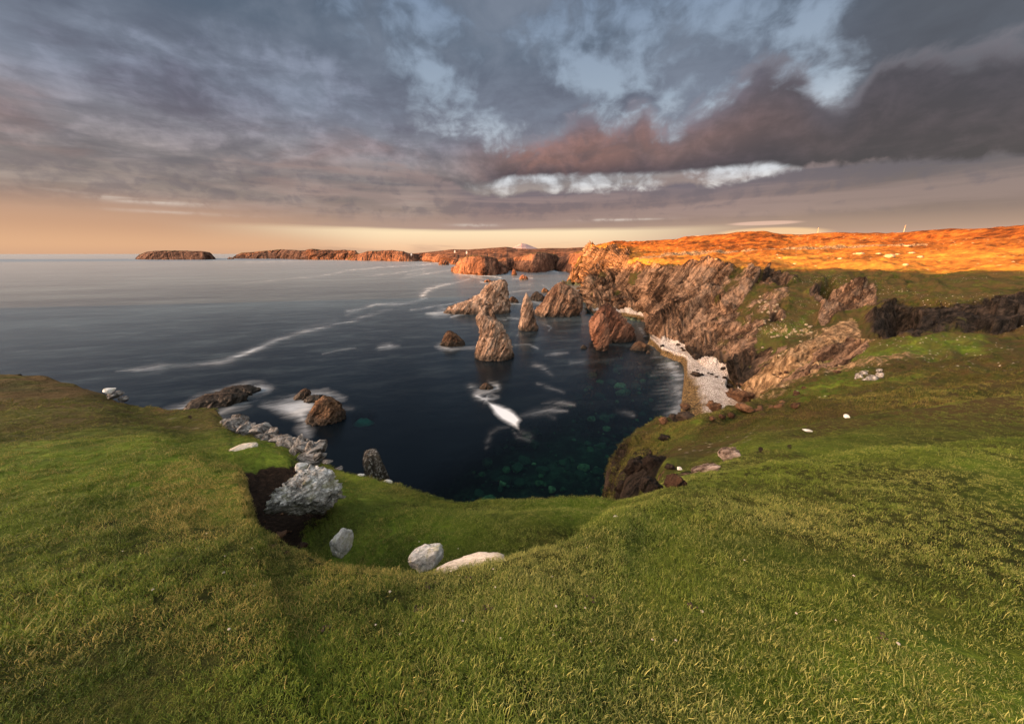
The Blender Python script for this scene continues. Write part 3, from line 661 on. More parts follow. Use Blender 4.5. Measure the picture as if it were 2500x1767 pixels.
# the sea bed stays below the surface, the beach smooth
sub = (Pf[:, 2] < -.6)
Pd[:, 2] = np.where(sub, np.minimum(Pd[:, 2], Pf[:, 2] * .6 - .3), Pd[:, 2])
FA = grid_faces(NR, NP_)
rock = rock * (1 - peb); scree = scree * (1 - peb)
lsl, _ = seg_dist(U, Vp, [(1800, 985), (1850, 945), (1920, 900), (1990, 860), (2050, 825), (2080, 800)])
lsm = (1 - sstep(lsl + nzl * 14, 10, 30)) * BEYOND * (rf > 80)
rock = rock * (1 - lsm); scree = np.maximum(scree, lsm)
trk, _ = seg_dist(U, Vp, [(1560, 636), (1700, 622), (1900, 614), (2050, 608), (2260, 604)])
scree = np.maximum(scree * (1 - heath), heath * (1 - sstep(trk + nzl * 2, 1.5, 4)) * .8)
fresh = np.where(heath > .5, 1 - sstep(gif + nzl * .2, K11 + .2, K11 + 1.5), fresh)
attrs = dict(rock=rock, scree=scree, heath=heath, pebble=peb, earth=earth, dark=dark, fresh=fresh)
K4 = [i for i in range(len(rows)) if np.allclose(rows[i][0], np.exp(smooth(np.log(r4), 3)))][0]
fi = np.repeat(GI[:-1], NP_ - 1)
def bed_mat():
    m, t, b, o = mat('sea_bed'); p = pos(t)
    n_ = noise(t, p, .16, 5, .65) * .6 + noise(t, p, .7, 4, .7) * .4
    c = ramp(t, n_, [(.40, (.004, .007, .006)), (.52, (.02, .034, .024)), (.66, (.10, .13, .08))])
    lk(t, c, b.inputs['Base Color']); b.inputs['Roughness'].default_value = 1; return m
M['bed'] = bed_mat()
def sub_mesh(name, sel):
    f = FA[sel]; used = np.unique(f); mp = np.full(len(Pd), -1); mp[used] = np.arange(len(used))
    o = mesh(name, Pd[used], mp[f], M['bed'] if name == 'seabed' else M['land'], attrs={k: a[used] for k, a in attrs.items()})
    tag(o, kind='structure'); return o
fz = Pf[FA].max(1)[:, 2]; fpeb = peb[FA].mean(1) > .5
near_f = fi < K4 + .5
bed_f = (~near_f) & (fz < 0)
beach_f = (~near_f) & (~bed_f) & fpeb
moor_f = (~near_f) & (~bed_f) & (~beach_f) & (fi >= K11 - .02)
slope_f = ~(near_f | bed_f | beach_f | moor_f)
sub_mesh('ground', near_f); sub_mesh('seabed', bed_f); sub_mesh('beach', beach_f); sub_mesh('hills', moor_f); sub_mesh('cliff_terrain', slope_f)
PG = Pd.reshape(NR, NP_, 3)
def ground_hit(px, py, rmin=0.0, rmax=1e9):
    """first point of the land sheet along the ray of a pixel"""
    a, b, c = ray(px, py); ph = math.atan2(a, b); s = c / math.hypot(a, b)
    j = int(np.clip(np.searchsorted(PH, ph), 1, NP_ - 1))
    r = np.hypot(PG[:, j, 0], PG[:, j, 1]); z = PG[:, j, 2]
    below = (H + s * r <= z) & (r > rmin) & (r < rmax)
    if not below.any(): return None
    i = int(np.argmax(below)); 
    return np.array([r[i] * math.sin(ph), r[i] * math.cos(ph), z[i]])
def ground_z(x, y):
    ph = math.atan2(x, y); r0_ = math.hypot(x, y); j = int(np.clip(np.searchsorted(PH, ph), 0, NP_ - 1))
    return float(np.interp(r0_, np.hypot(PG[:, j, 0], PG[:, j, 1]), PG[:, j, 2]))

# ------------------------------------------------------------------ land behind the camera, then an added unseen ridge that shades the cove
def rear_land():
    x = np.concatenate([np.linspace(-160, -8, 60), np.linspace(-7.5, 7.5, 61), np.linspace(8, 320, 90)]); y = np.concatenate([np.linspace(-260, -6, 60), np.linspace(-5.8, .75, 30)])
    X, Y = np.meshgrid(x, y)
    prof = np.array([ground_z(v, abs(v) * math.tan(R(2.0)) + 1e-3) for v in x])
    prof = np.where(np.abs(x) < 1.2, 38.18, prof - .06)
    w_ = sstep(-Y, 0, 40); far_z = 38.1 + sstep(-Y, 10, 150) * 7 - sstep(-X + .2 * Y, 26, 60) * 60
    Z = prof[None] * (1 - w_) + np.maximum(far_z, -8) * w_
    Z = np.where(Y > -.9, np.minimum(Z, 38.18 - np.abs(X) * .30), Z); Z = np.maximum(Z, -8)
    Pp = np.stack([X, Y, Z], -1).reshape(-1, 3); Pp[:, 2] += fbm(Pp, .04, 4) * 1.6 * sstep(-Pp[:, 1], 12, 50)
    z0_ = Pp[:, 2] * 0
    tag(mesh('hills', Pp, grid_faces(len(y), len(x)), M['land'], attrs=dict(rock=sstep(Pp[:, 2], 34, 20) * .9, scree=z0_, heath=z0_, pebble=z0_, earth=z0_, dark=z0_, fresh=z0_ + .5)), kind='structure')
rear_land()
def west_sun_blocker():
    """unseen headland added west of the cove as a sun blocker: its ridge keeps the low sun off the cove and the near turf"""
    nx, ny = 220, 90
    c = np.linspace(-470, 330, nx); d = np.linspace(330, 640, ny)
    Cc, Dd = np.meshgrid(c, d)
    s_ = np.array([SDX, SDY]); n = np.array([-SDY, SDX])
    X = s_[0] * Dd + n[0] * Cc; Y = s_[1] * Dd + n[1] * Cc
    top = np.interp(Cc, [-470, -400, -370, -335, -300, -196, -134, -99, 60, 330], [-8, -8, 20, 70, 83, 84, 88, 91, 92, 85])
    prof = np.interp(Dd, [330, 350, 380, 450, 560, 640], [0, .35, .75, 1, .95, .8])
    Z = -8 + (top + 8) * prof
    Pp = np.stack([X, Y, Z], -1).reshape(-1, 3); Pp[:, 2] += fbm(Pp, .03, 4) * 2.0
    z0_ = Pp[:, 2] * 0; N_ = normals(Pp.reshape(ny, nx, 3)).reshape(-1, 3)
    tag(mesh('hills', Pp, grid_faces(ny, nx), M['land'], attrs=dict(rock=sstep(1 - N_[:, 2], .15, .4), scree=z0_, heath=z0_ + .5, pebble=z0_, earth=z0_, dark=z0_, fresh=z0_)), kind='structure')  # shares the hills name, but is an added ridge that blocks the sun
west_sun_blocker()

# ------------------------------------------------------------------ far headlands, each its own lofted sheet
def far_land(name, foot, top, depth, inland=None, label=None, cat=None, heathy=.6, amp=1.0, nphi=420, tint='far_land', kind='structure', backdrop=0):
    """foot: waterline pixels; top: cliff-top pixels; depth: how far the top lies behind the foot, as a factor"""
    f = np.array([(lambda w: (math.atan2(w[0], w[1]), math.hypot(w[0], w[1])))(pz(x, y, 0)) for x, y in foot])
    tp = [ray(x, y) for x, y in top]
    ta = np.array([(math.atan2(a, b), c / math.hypot(a, b)) for a, b, c in tp])
    a0, a1 = max(f[0, 0], ta[0, 0]), min(f[-1, 0], ta[-1, 0])
    a0, a1 = min(f[0, 0], ta[0, 0]), max(f[-1, 0], ta[-1, 0])
    ph = np.linspace(a0, a1, nphi)
    fr = np.exp(np.interp(ph, f[:, 0], np.log(f[:, 1]))); sl = np.interp(ph, ta[:, 0], ta[:, 1])
    e = np.minimum((ph - a0), (a1 - ph)) / (a1 - a0); e = sstep(e, -.001, .03)
    hscale = 40 / 888.0
    wig = 1 + .012 * fbm(np.stack([ph * 90, ph * 0, ph * 0], -1), 1, 4, .6)
    fr = fr * wig
    L = [(fr * .995, np.full(nphi, -6.0)), (fr, np.full(nphi, -.5))]
    rt = fr * depth; zt = (H + sl * rt) * e - 4 * (1 - e)
    L += [(fr * (1 + (depth - 1) * .35), zt * .62), (fr * (1 + (depth - 1) * .7), zt * .92), (rt, zt)]
    rb = rt * (inland or 1.25)
    L += [(rt * .5 + rb * .5, zt * .93 - 1), (rb, zt * .8 - 3), (rb * 1.02, np.full(nphi, -8.0))]
    nn = [3, 34, 26, 18, 12, 8, 4]
    Rr = np.array([a for a, b in L]); Zr = np.array([b for a, b in L]); g1_, g2_, gg = [], [], []
    for i in range(len(L) - 1):
        for k in range(nn[i]):
            t = k / nn[i]; g1_.append(Rr[i] * (1 - t) + Rr[i + 1] * t); g2_.append(Zr[i] * (1 - t) + Zr[i + 1] * t); gg.append(i + t)
    g1_.append(Rr[-1]); g2_.append(Zr[-1]); gg.append(len(L) - 1)
    g1_, g2_ = np.array(g1_), np.array(g2_); nr = len(g1_)
    Pp = np.stack([g1_ * np.sin(ph), g1_ * np.cos(ph), g2_], -1); Nn = normals(Pp).reshape(-1, 3); Pp = Pp.reshape(-1, 3)
    gv = np.repeat(np.array(gg), nphi)
    rng = np.hypot(Pp[:, 0], Pp[:, 1]); s = np.clip(rng / 700, .5, 3.5)
    face = sstep(gv, .9, 1.3) * (1 - sstep(gv, 3.6, 4.1))
    q_ = stretch(Pp / s[:, None], (.35, .1, .9), 4)
    ds = face * (fbm(q_, .05, 4, .6, True) * 7 + facet(q_ + fbm(q_, .05, 2)[:, None] * 4, .045) * 9 + facet(q_, .12) * 3.5) * s * amp
    ds += sstep(gv, 3, 4) * (fbm(Pp / s[:, None], .03, 4) * 1.2) * s * (gv < 6) * (gv > 4.05)
    Pp = Pp + Nn * ds[:, None] * np.array([1, 1, .25])
    rk_ = 1 - sstep(gv + fbm(Pp / s[:, None], .06, 3) * .5, 3.1, 3.9)
    at = dict(rock=rk_, heath=np.full(len(Pp), heathy) + fbm(Pp, .004, 3) * .5)
    o = mesh(name, Pp, grid_faces(nr, nphi), M[tint], attrs=at)
    if kind: tag(o, kind=kind)
    if cat: tag(o, label, cat)
    return o
def far_mat():
    m, t, b, o = mat('far_land'); p = pos(t)
    c, h = rock_colour(t, p, .035, (.008, .005, .004), (.062, .030, .020), (.17, .09, .058), 5, (.3, .1, .95))
    g1 = noise(t, p, .012, 6, .65)
    gr_ = ramp(t, g1, [(.38, (.018, .022, .007)), (.5, (.045, .046, .014)), (.64, (.09, .066, .026))])
    he = ramp(t, noise(t, p, .008, 6, .65), [(.36, (.04, .020, .010)), (.5, (.11, .055, .025)), (.64, (.19, .11, .06))])
    gr_ = mix(t, (attr(t, 'heath') + (g1 - .5)).ss(.35, .65), gr_, he)
    c = mix(t, (attr(t, 'rock') + (noise(t, p, .03, 5, .7) - .5) * .8).ss(.4, .6), gr_, c)
    lk(t, c, b.inputs['Base Color']); b.inputs['Roughness'].default_value = .95; b.inputs['Specular IOR Level'].default_value = .1
    bump(t, b, h, .8, 4.0); return m
M['far_land'] = far_mat()
def mount_mat():
    m, t, b, o = mat('far_mountain'); p = pos(t)
    c = ramp(t, noise(t, p, .002, 5, .6), [(.4, (.20, .15, .17)), (.6, (.30, .22, .22))])  # pale mauve carries the distance haze
    lk(t, c, b.inputs['Base Color']); b.inputs['Roughness'].default_value = 1; return m
M['mountain'] = mount_mat()

far_land('island', [(333, 633.5), (380, 634), (440, 634), (500, 634), (528, 633)], [(333, 633), (345, 622), (355, 617), (375, 613), (400, 612), (440, 612), (470, 613), (490, 613), (512, 616), (520, 624), (528, 632)], 1.05, 1.12,
         'long low flat-topped island standing alone on the left horizon', 'island', .0, .35, kind=None)
far_land('hills', [(572, 631.5), (620, 632), (680, 632), (745, 634)], [(570, 631), (580, 622), (590, 617), (622, 615), (650, 612), (690, 609), (720, 611), (748, 612)], 1.06, 1.25, heathy=.1, amp=.55)
far_land('hills', [(738, 634), (770, 634.5), (800, 634.5), (850, 635), (872, 635.5)], [(736, 632), (742, 614), (752, 610), (765, 609), (800, 611), (840, 611), (872, 612)], 1.06, 1.3, heathy=.15, amp=.6)
far_land('hills', [(856, 636), (880, 636.5), (930, 637), (990, 638), (1010, 638), (1035, 637)], [(854, 634), (860, 626), (872, 621), (900, 613), (960, 611), (985, 614), (1000, 619), (1035, 622)], 1.06, 1.3, heathy=.2, amp=.6)
far_land('hills', [(990, 637.5), (1030, 637.5), (1060, 640), (1090, 642), (1130, 643), (1170, 643)], [(985, 629), (1000, 623), (1010, 621), (1040, 619), (1060, 619), (1100, 622), (1130, 625), (1170, 626)], 1.08, 1.4, heathy=.6, amp=.7)
# inland hills on the skyline
far_land('hills', [(960, 630), (1100, 634), (1300, 638), (1500, 640)], [(950, 619), (1000, 619.5), (1030, 617), (1070, 613), (1105, 609), (1140, 610), (1180, 607), (1220, 604), (1235, 603), (1262, 607), (1300, 608), (1340, 606), (1380, 606), (1420, 604), (1480, 604)], 1.5, 1.4, heathy=.75, amp=.25)
far_land('hills', [(1080, 640), (1200, 645), (1300, 650), (1400, 655), (1500, 660)], [(1070, 627), (1110, 622), (1150, 619), (1200, 618), (1240, 621), (1290, 618), (1340, 614), (1400, 612), (1440, 610), (1500, 610)], 1.35, 1.3, heathy=.7, amp=.3)
# nearer capes
far_land('hills', [(1102, 661), (1112, 667), (1140, 670), (1180, 673), (1210, 672), (1232, 668), (1240, 662)], [(1101, 660), (1113, 650), (1120, 640), (1128, 632), (1140, 626), (1165, 623), (1185, 625), (1205, 629), (1222, 642), (1240, 661)], 1.07, 1.25, heathy=.3, amp=.6)
far_land('hills', [(1215, 660), (1240, 661), (1258, 660), (1280, 664), (1300, 666), (1320, 665), (1340, 662), (1364, 658)], [(1205, 636), (1240, 630), (1265, 628), (1290, 621), (1310, 616), (1330, 616), (1350, 621), (1366, 632)], 1.08, 1.5, heathy=.25, amp=.6)
far_land('hills', [(1352, 658), (1365, 662), (1385, 664), (1398, 668), (1420, 676), (1440, 680)], [(1350, 640), (1362, 632), (1375, 627), (1390, 621), (1410, 615), (1440, 608), (1460, 606)], 1.12, 1.5, heathy=.6, amp=.6)
# mountain far inland, its haze put into the colour
def mountain():
    ph = np.linspace(math.atan2(*ray(1235, 608)[:2]), math.atan2(*ray(1325, 608)[:2]), 60)
    L = []; t = np.linspace(0, 1, 60)
    pk = np.interp(t, [0, .2, .42, .55, 1], [0, .45, 1, .9, 0])
    for k, (r_, h_) in enumerate([(9000, 0), (9500, .6), (10500, 1), (12000, .3)]):
        L.append(np.stack([r_ * np.sin(ph), r_ * np.cos(ph), 120 + (190 * pk * h_)], -1))
    Pp = np.concatenate(L); tag(mesh('hills', Pp, grid_faces(4, 60), M['mountain']), kind='structure')
mountain()

def far_west_sun_blocker():
    """unseen high mass added far to the west so that its shadow lies on the low island"""
    n_ = 90; a = np.linspace(-1100, 900, n_); X, Y = np.meshgrid(np.linspace(-500, 500, 50), a)
    p = np.stack([X - 4250, Y * .9 + 1850, X * 0], -1).reshape(-1, 3)
    h = 320 * np.exp(-(X.ravel() / 260) ** 2) * np.interp(Y.ravel(), [-1100, -700, -300, 0, 150, 500, 900], [0, .35, .85, 1, 1.2, 1.1, 0])
    p[:, 2] = h - 8 + fbm(p, .006, 5) * 30 * (h / 300)
    z0_ = p[:, 2] * 0
    tag(mesh('hills', p, grid_faces(n_, 50), M['far_land'], attrs=dict(rock=z0_ + .5, heath=z0_ + .4)), kind='structure')  # also named hills: added out of view to cast shadow
far_west_sun_blocker()

# ------------------------------------------------------------------ sea stacks
LW = []
def loft(prof, base_py, depth, rings=110, seg=150, skew=0.0, ratio=.6, seed=0, zbase=0.0, power=2.6, lean=0.0, ymid=None):
    """prof: (py, left px, right px) top to bottom; gives world points of a stack whose waterline lies at base_py"""
    c0 = (prof[-1][1] + prof[-1][2]) / 2
    w = pz(c0, base_py, zbase); Yc = w[1] + depth * 0.5
    rws = []
    for py, l, r_ in prof:
        a, b, c = ray((l + r_) / 2, py); t = Yc / b; z = H + c * t
        al = ray(l, py); ar = ray(r_, py)
        rws.append((z, al[0] / al[1] * Yc, ar[0] / ar[1] * Yc))
    rws.append((-5.0, rws[-1][1] - .6, rws[-1][2] + .6))
    rws = sorted(rws); zz_ = np.array([a[0] for a in rws]); xl = np.array([a[1] for a in rws]); xr = np.array([a[2] for a in rws])
    zs = np.linspace(-5, zz_[-1], rings); xl = np.interp(zs, zz_, xl); xr = np.interp(zs, zz_, xr)
    th = np.linspace(0, 2 * np.pi, seg, endpoint=False)
    cx = (xl + xr) / 2; hw = (xr - xl) / 2
    wmax = hw.max(); hy = np.minimum(hw * ratio + wmax * .12, depth * .5) * np.clip((zz_[-1] - zs) / (zz_[-1] * .12 + .3), .25, 1) ** .5
    ct, st = np.cos(th), np.sin(th)
    rr = (np.abs(ct) ** power + np.abs(st) ** power) ** (-1 / power)
    Xg = cx[:, None] + hw[:, None] * (rr * ct)[None]; Yg = Yc + hy[:, None] * (rr * st)[None] + skew * (Xg - cx.mean()) + lean * zs[:, None]
    Zg = np.repeat(zs[:, None], seg, 1)
    Pp = np.stack([Xg, Yg, Zg], -1).reshape(-1, 3)
    cap = np.array([[cx[-1], Yc + lean * zs[-1], zs[-1] + .1]])
    Ff = grid_faces(rings, seg, True)
    LW.append(np.repeat(np.minimum(hw, hy), seg)); return Pp, Ff, cap, rings, seg
def disp_rock(Pp, Nn, s, d=STRATA, seed=0, k=5):
    o_ = seed * 7.7
    q_ = stretch(Pp + o_, d, k) / s
    q2 = Pp / s + o_
    w_ = np.stack([fbm(q2 + 9, .5, 3), fbm(q2 + 50, .5, 3), fbm(q2 + 90, .5, 3)], -1) * .7
    return s * (fbm(q_, .5, 4, .55, True) * .34 + facet(q_ + w_, .62) * .85 + facet(q_ + w_ * .6, 1.7) * .34 + facet(q2 + w_ * .5, 3.3) * .12 + fbm(q2, .33, 3) * .36)
def vnormals(V, Fq):
    n = np.zeros_like(V); a, b, c, d = (V[Fq[:, i]] for i in range(4))
    fn = np.cross(c - a, d - b)
    for i in range(4): np.add.at(n, Fq[:, i], fn)
    return n / (np.linalg.norm(n, axis=1, keepdims=True) + 1e-9)
def stack(lofts, label, mat_, s=2.5, seed=0, cat='sea stack', name='sea_stack', group=None, d=(.42, .18, .89), k=6):
    Vs, Fs, off = [], [], 0
    for L in lofts:
        Pp, Ff, cap, rings, seg = loft(**L)
        n = vnormals(Pp, Ff)
        cen = Pp.mean(0)
        if ((Pp - cen) * n)[:, :2].sum() < 0: n = -n
        lw_ = np.clip(LW[-1] / (1.9 * s), .16, 1.0)
        Pq = Pp + n * (disp_rock(Pp, n, s, d, seed, k) * .95 * lw_)[:, None] * np.array([1, 1, .6])
        last = (rings - 1) * seg + np.arange(seg)
        capf = np.stack([last, (rings - 1) * seg + (np.arange(seg) + 1) % seg, np.full(seg, len(Pq)), np.full(seg, len(Pq))], 1)
        capm = Pq[last].mean(0)[None] + [0, 0, .25 * s * .3]
        # round the cap with two inner rings
        r1_ = Pq[last] * .55 + capm * .45 + [0, 0, .05 * s]
        i0 = len(Pq); V = np.vstack([Pq, r1_, capm])
        j = np.arange(seg); jn = (j + 1) % seg
        f1 = np.stack([last[j], last[jn], i0 + jn, i0 + j], 1)
        tri = np.stack([i0 + j, i0 + jn, np.full(seg, i0 + seg), np.full(seg, i0 + seg)], 1)
        Vs.append(V); Fs.append(np.vstack([Ff, f1]) + off); Fs.append(('t', tri[:, :3] + off)); off += len(V)
    V = np.vstack(Vs); quads = np.vstack([f for f in Fs if not isinstance(f, tuple)]); tris = np.vstack([f[1] for f in Fs if isinstance(f, tuple)])
    loc = np.array([V[:, 0].mean(), V[:, 1].mean(), 0.0])
    m = bpy.data.meshes.new(name); V = V - loc
    m.vertices.add(len(V)); m.vertices.foreach_set('co', V.astype(np.float32).ravel())
    li = np.concatenate([quads.ravel(), tris.ravel()]).astype(np.int32)
    m.loops.add(len(li)); m.loops.foreach_set('vertex_index', li)
    m.polygons.add(len(quads) + len(tris))
    m.polygons.foreach_set('loop_start', np.concatenate([np.arange(len(quads)) * 4, len(quads) * 4 + np.arange(len(tris)) * 3]).astype(np.int32))
    m.update(calc_edges=True); m.polygons.foreach_set('use_smooth', np.full(len(m.polygons), True))
    m.materials.append(mat_)
    o = bpy.data.objects.new(name, m); o.location = loc; COL.objects.link(o)
    return tag(o, label, cat, group)

G = 'sea stacks and rocks in the cove'
stack([dict(prof=[(684, 1218, 1232), (690, 1206, 1235), (700, 1190, 1236), (712, 1180, 1237), (722, 1172, 1238), (730, 1150, 1238), (740, 1128, 1239), (748, 1108, 1240), (756, 1092, 1241), (764, 1086, 1241)], base_py=768, depth=22, ratio=.42, seg=240, rings=130, lean=.1)],
      'tall pale stack with a long low tail pointing left, farthest of the big stacks', M['stack_pale'], 2.2, 1, group=G)
stack([dict(prof=[(757, 1174, 1180), (764, 1169, 1184), (771, 1166, 1190), (779, 1165, 1206), (788, 1167, 1219), (805, 1170, 1228), (820, 1177, 1236), (835, 1170, 1245), (850, 1165, 1248), (866, 1161, 1250), (880, 1163, 1246)], base_py=882, depth=12, ratio=.62, seg=200, rings=160),
       dict(prof=[(750, 1194, 1198), (760, 1194, 1204), (775, 1197, 1211), (785, 1198, 1217), (800, 1200, 1221), (815, 1205, 1226)], base_py=874, depth=9, ratio=.6, seg=90, rings=120)],
      'tall twin-horned brown stack, nearest of the big stacks, with white wash at its left foot', M['stack_pale'], 1.35, 2, group=G)
stack([dict(prof=[(716, 1283, 1286), (722, 1282, 1289), (731, 1279, 1294), (743, 1277, 1299), (758, 1274, 1301), (773, 1273, 1303), (786, 1270, 1307), (798, 1268, 1314), (807, 1268, 1313)], base_py=808, depth=8, ratio=.7, seg=140, rings=150)],
      'slender pointed needle stack standing between the broader stacks', M['stack_pale'], .85, 3, group=G)
stack([dict(prof=[(689, 1367, 1374), (697, 1358, 1385), (710, 1351, 1399), (722, 1341, 1412), (735, 1331, 1420), (745, 1322, 1422), (757, 1310, 1420), (770, 1308, 1410)], base_py=774, depth=20, ratio=.6, seg=220, rings=130),
       dict(prof=[(738, 1400, 1404), (748, 1394, 1412), (758, 1388, 1414), (768, 1384, 1408)], base_py=770, depth=9, ratio=.7, seg=90, rings=60)],
      'broad pyramid-shaped brown stack close to the foot of the cliffs', M['stack'], 2.4, 4, group=G)
stack([dict(prof=[(740, 1478, 1484), (747, 1472, 1492), (760, 1460, 1506), (775, 1448, 1520), (790, 1442, 1534), (805, 1441, 1546), (822, 1442, 1551), (832, 1446, 1549)], base_py=838, depth=15, ratio=.55, seg=220, rings=140, skew=.25),
       dict(prof=[(766, 1462, 1474), (785, 1451, 1480), (803, 1445, 1484), (820, 1446, 1484), (838, 1450, 1483), (856, 1458, 1480)], base_py=858, depth=6.5, ratio=.8, seg=110, rings=120)],
      'wide reddish fin-shaped stack beside the white shingle beach', M['red'], 1.45, 5, group=G)
stack([dict(prof=[(808, 1093, 1101), (815, 1089, 1110), (825, 1086, 1120), (835, 1080, 1130), (845, 1077, 1136)], base_py=846, depth=8, ratio=.8, seg=120, rings=80)],
      'small dark stubby rock ringed by white wash, left of the twin-horned stack', M['brown'], 1.1, 6, 'sea rock', 'sea_rock', G)
stack([dict(prof=[(946, 552, 572), (953, 545, 600), (960, 532, 617), (966, 520, 600)], base_py=975, depth=7, ratio=.5, seg=140, rings=60, skew=.4),
       dict(prof=[(963, 500, 560), (972, 488, 580), (985, 474, 582), (997, 470, 572)], base_py=999, depth=8, ratio=.5, seg=140, rings=60, skew=.3)],
      'long low black rock in white surf beyond the left grassy edge', M['dark'], 1.2, 7, 'sea rock', 'sea_rock', G)
stack([dict(prof=[(966, 787, 793), (975, 776, 804), (990, 770, 820), (1005, 762, 830), (1020, 755, 837), (1034, 751, 836)], base_py=1037, depth=7, ratio=.75, seg=140, rings=90)],
      'dark pointed pyramid rock in the surf, right of two smaller rocks', M['brown'], .95, 8, 'sea rock', 'sea_rock', G)
stack([dict(prof=[(949, 742, 748), (956, 735, 756), (966, 724, 757), (975, 719, 758)], base_py=977, depth=4, ratio=.7, seg=90, rings=50)],
      'small reddish rock at the top of the surf patch, behind the dark pyramid rock', M['brown'], .7, 9, 'sea rock', 'sea_rock', G)
stack([dict(prof=[(966, 760, 782), (972, 748, 786), (980, 744, 788)], base_py=984, depth=4, ratio=.6, seg=90, rings=40)],
      'low dark ledge in the surf between the reddish rock and the dark pyramid rock', M['dark'], .6, 10, 'sea rock', 'sea_rock', G)
for (x0, x1, y0, y1, lab, mt, sd) in [
    (1182, 1202, 682, 689, 'little red rock in a white wash ring beyond the farthest big stack', 'red', 11),
    (1268, 1289, 671, 682, 'squat red rock alone in the open water before the far capes', 'red', 12),
    (1249, 1262, 655, 671, 'small pointed red rock off the tip of the far cape', 'red', 13),
    (1240, 1266, 724, 739, 'rounded brown rock just right of the pale stack with the long tail', 'brown', 14),
    (1292, 1334, 712, 734, 'dark double-humped rock between the needle stack and the pyramid stack', 'dark', 15),
    (1322, 1340, 703, 713, 'small brown rock behind the dark double-humped rock', 'brown', 16),
    (1407, 1416, 700, 706, 'tiny dark rock off the foot of the golden cliff', 'dark', 17),
    (1422, 1448, 704, 718, 'dark jagged rock at the shore between the golden cliff and the pyramid stack', 'dark', 18),
    (1418, 1433, 842, 850, 'tiny low rock just left of the reddish fin stack', 'dark', 19),
    (1540, 1592, 833, 855, 'flat brown slab rock in the water at the end of the shingle beach', 'brown', 20),
    (1578, 1588, 855, 863, 'small orange rock in the water below the flat brown slab rock', 'brown', 21),
    (1170, 1206, 935, 950, 'brown rock just awash at the head of the curling white foam', 'brown', 22),
    (1072, 1096, 634, 646, 'reddish stub of rock off the far cliffs, left of the big cape', 'red', 23),
    (1100, 1121, 632, 645, 'reddish stub of rock touching the big cape on its left side', 'red', 24),
    (557, 570, 627.5, 632, 'tiny dark rock at the left tip of the far headland', 'far', 25)]:
    w = x1 - x0; h = y1 - y0; d0 = pz((x0 + x1) / 2, y1, 0)[1]; ms = w / 888 * d0
    pf = [(y0, x0 + w * .35, x0 + w * .5), (y0 + h * .25, x0 + w * .24, x0 + w * .68), (y0 + h * .6, x0 + w * .08, x0 + w * .9), (y1, x0, x1)]
    stack([dict(prof=pf, base_py=y1 + 1, depth=ms * .5, ratio=.6, seg=72, rings=36)], lab, M[mt], ms * .10, sd, 'sea rock', 'sea_rock', G)

# ------------------------------------------------------------------ boulders
def boulder_mesh(name, m, seed, sub=4, cuts=9, rough=.10, crumple=0.0, fs=1.6, boxy=1.0):
    bm = bmesh.new(); bmesh.ops.create_icosphere(bm, subdivisions=sub, radius=1)
    V = np.array([v.co[:] for v in bm.verts]); V = np.sign(V) * np.abs(V) ** boxy; rs = np.random.RandomState(seed)
    for i in range(cuts):
        n = rs.randn(3); n /= np.linalg.norm(n); d = rs.uniform(.55, .85)
        V = V - n * np.maximum(0, V @ n - d)[:, None] * .92
    nn = V / np.linalg.norm(V, axis=1, keepdims=True)
    V = V + nn * (fbm(V + seed, fs, 4, .55) * rough + fbm(V + seed, fs * 2.6, 3, .6, True) * rough * .35)[:, None]
    V = V + nn * (facet(V * 1.0 + seed, fs * 1.3) * rough * 1.3)[:, None]
    if crumple: V = V + nn * (fbm(V * [1, 1, .7] + seed, 2.6, 5, .62, True) * crumple + facet(V + seed, 5.0) * crumple * 1.5)[:, None]
    V /= np.abs(V).max(0)
    for v, c in zip(bm.verts, V): v.co = c
    me = bpy.data.meshes.new(name); bm.to_mesh(me); bm.free()
    me.polygons.foreach_set('use_smooth', np.full(len(me.polygons), True)); me.materials.append(m); return me
def put(me, name, loc, sc, rot, label, cat, group=None):
    o = bpy.data.objects.new(name, me); COL.objects.link(o); o.location = loc; o.scale = sc; o.rotation_euler = rot
    return tag(o, label, cat, group)
def put_px(me, x0, x1, y0, y1, r_, label, cat='boulder', name='boulder', group=None, thick=.8, sink=.0, roll=0.0, yaw=None, ax=1.0, az_=1.0):
    """a boulder that spans the pixel box at range r_ (None: where the ground is)"""
    cx, cy = (x0 + x1) / 2, (y0 + y1) / 2
    if r_ is None:
        g = ground_hit(cx, y1 - (y1 - y0) * .15); 
        r_ = math.hypot(g[0], g[1]) if g is not None else 20
    c = pr(cx, cy, r_); a, b, cc = ray(cx, cy); dep = math.hypot(c[0], c[1]) / math.hypot(a, b)
    hw = (x1 - x0) / 2 / 888 * dep; hh = (y1 - y0) / 2 / 888 * dep
    el_ = math.atan2(-cc, math.hypot(a, b))
    # vertical half-height seen from above mixes height and depth
    hd = hw * thick
    hz_ = max(.35 * hh, math.sqrt(max((hh ** 2 - (hd * math.sin(el_)) ** 2), (hh * .45) ** 2)) / math.cos(el_))
    return put(me, name, (c[0], c[1], c[2] - sink * hz_), (hw * ax, hd, hz_ * az_), (0, roll, (-math.atan2(a, b)) if yaw is None else yaw), label, cat, group)

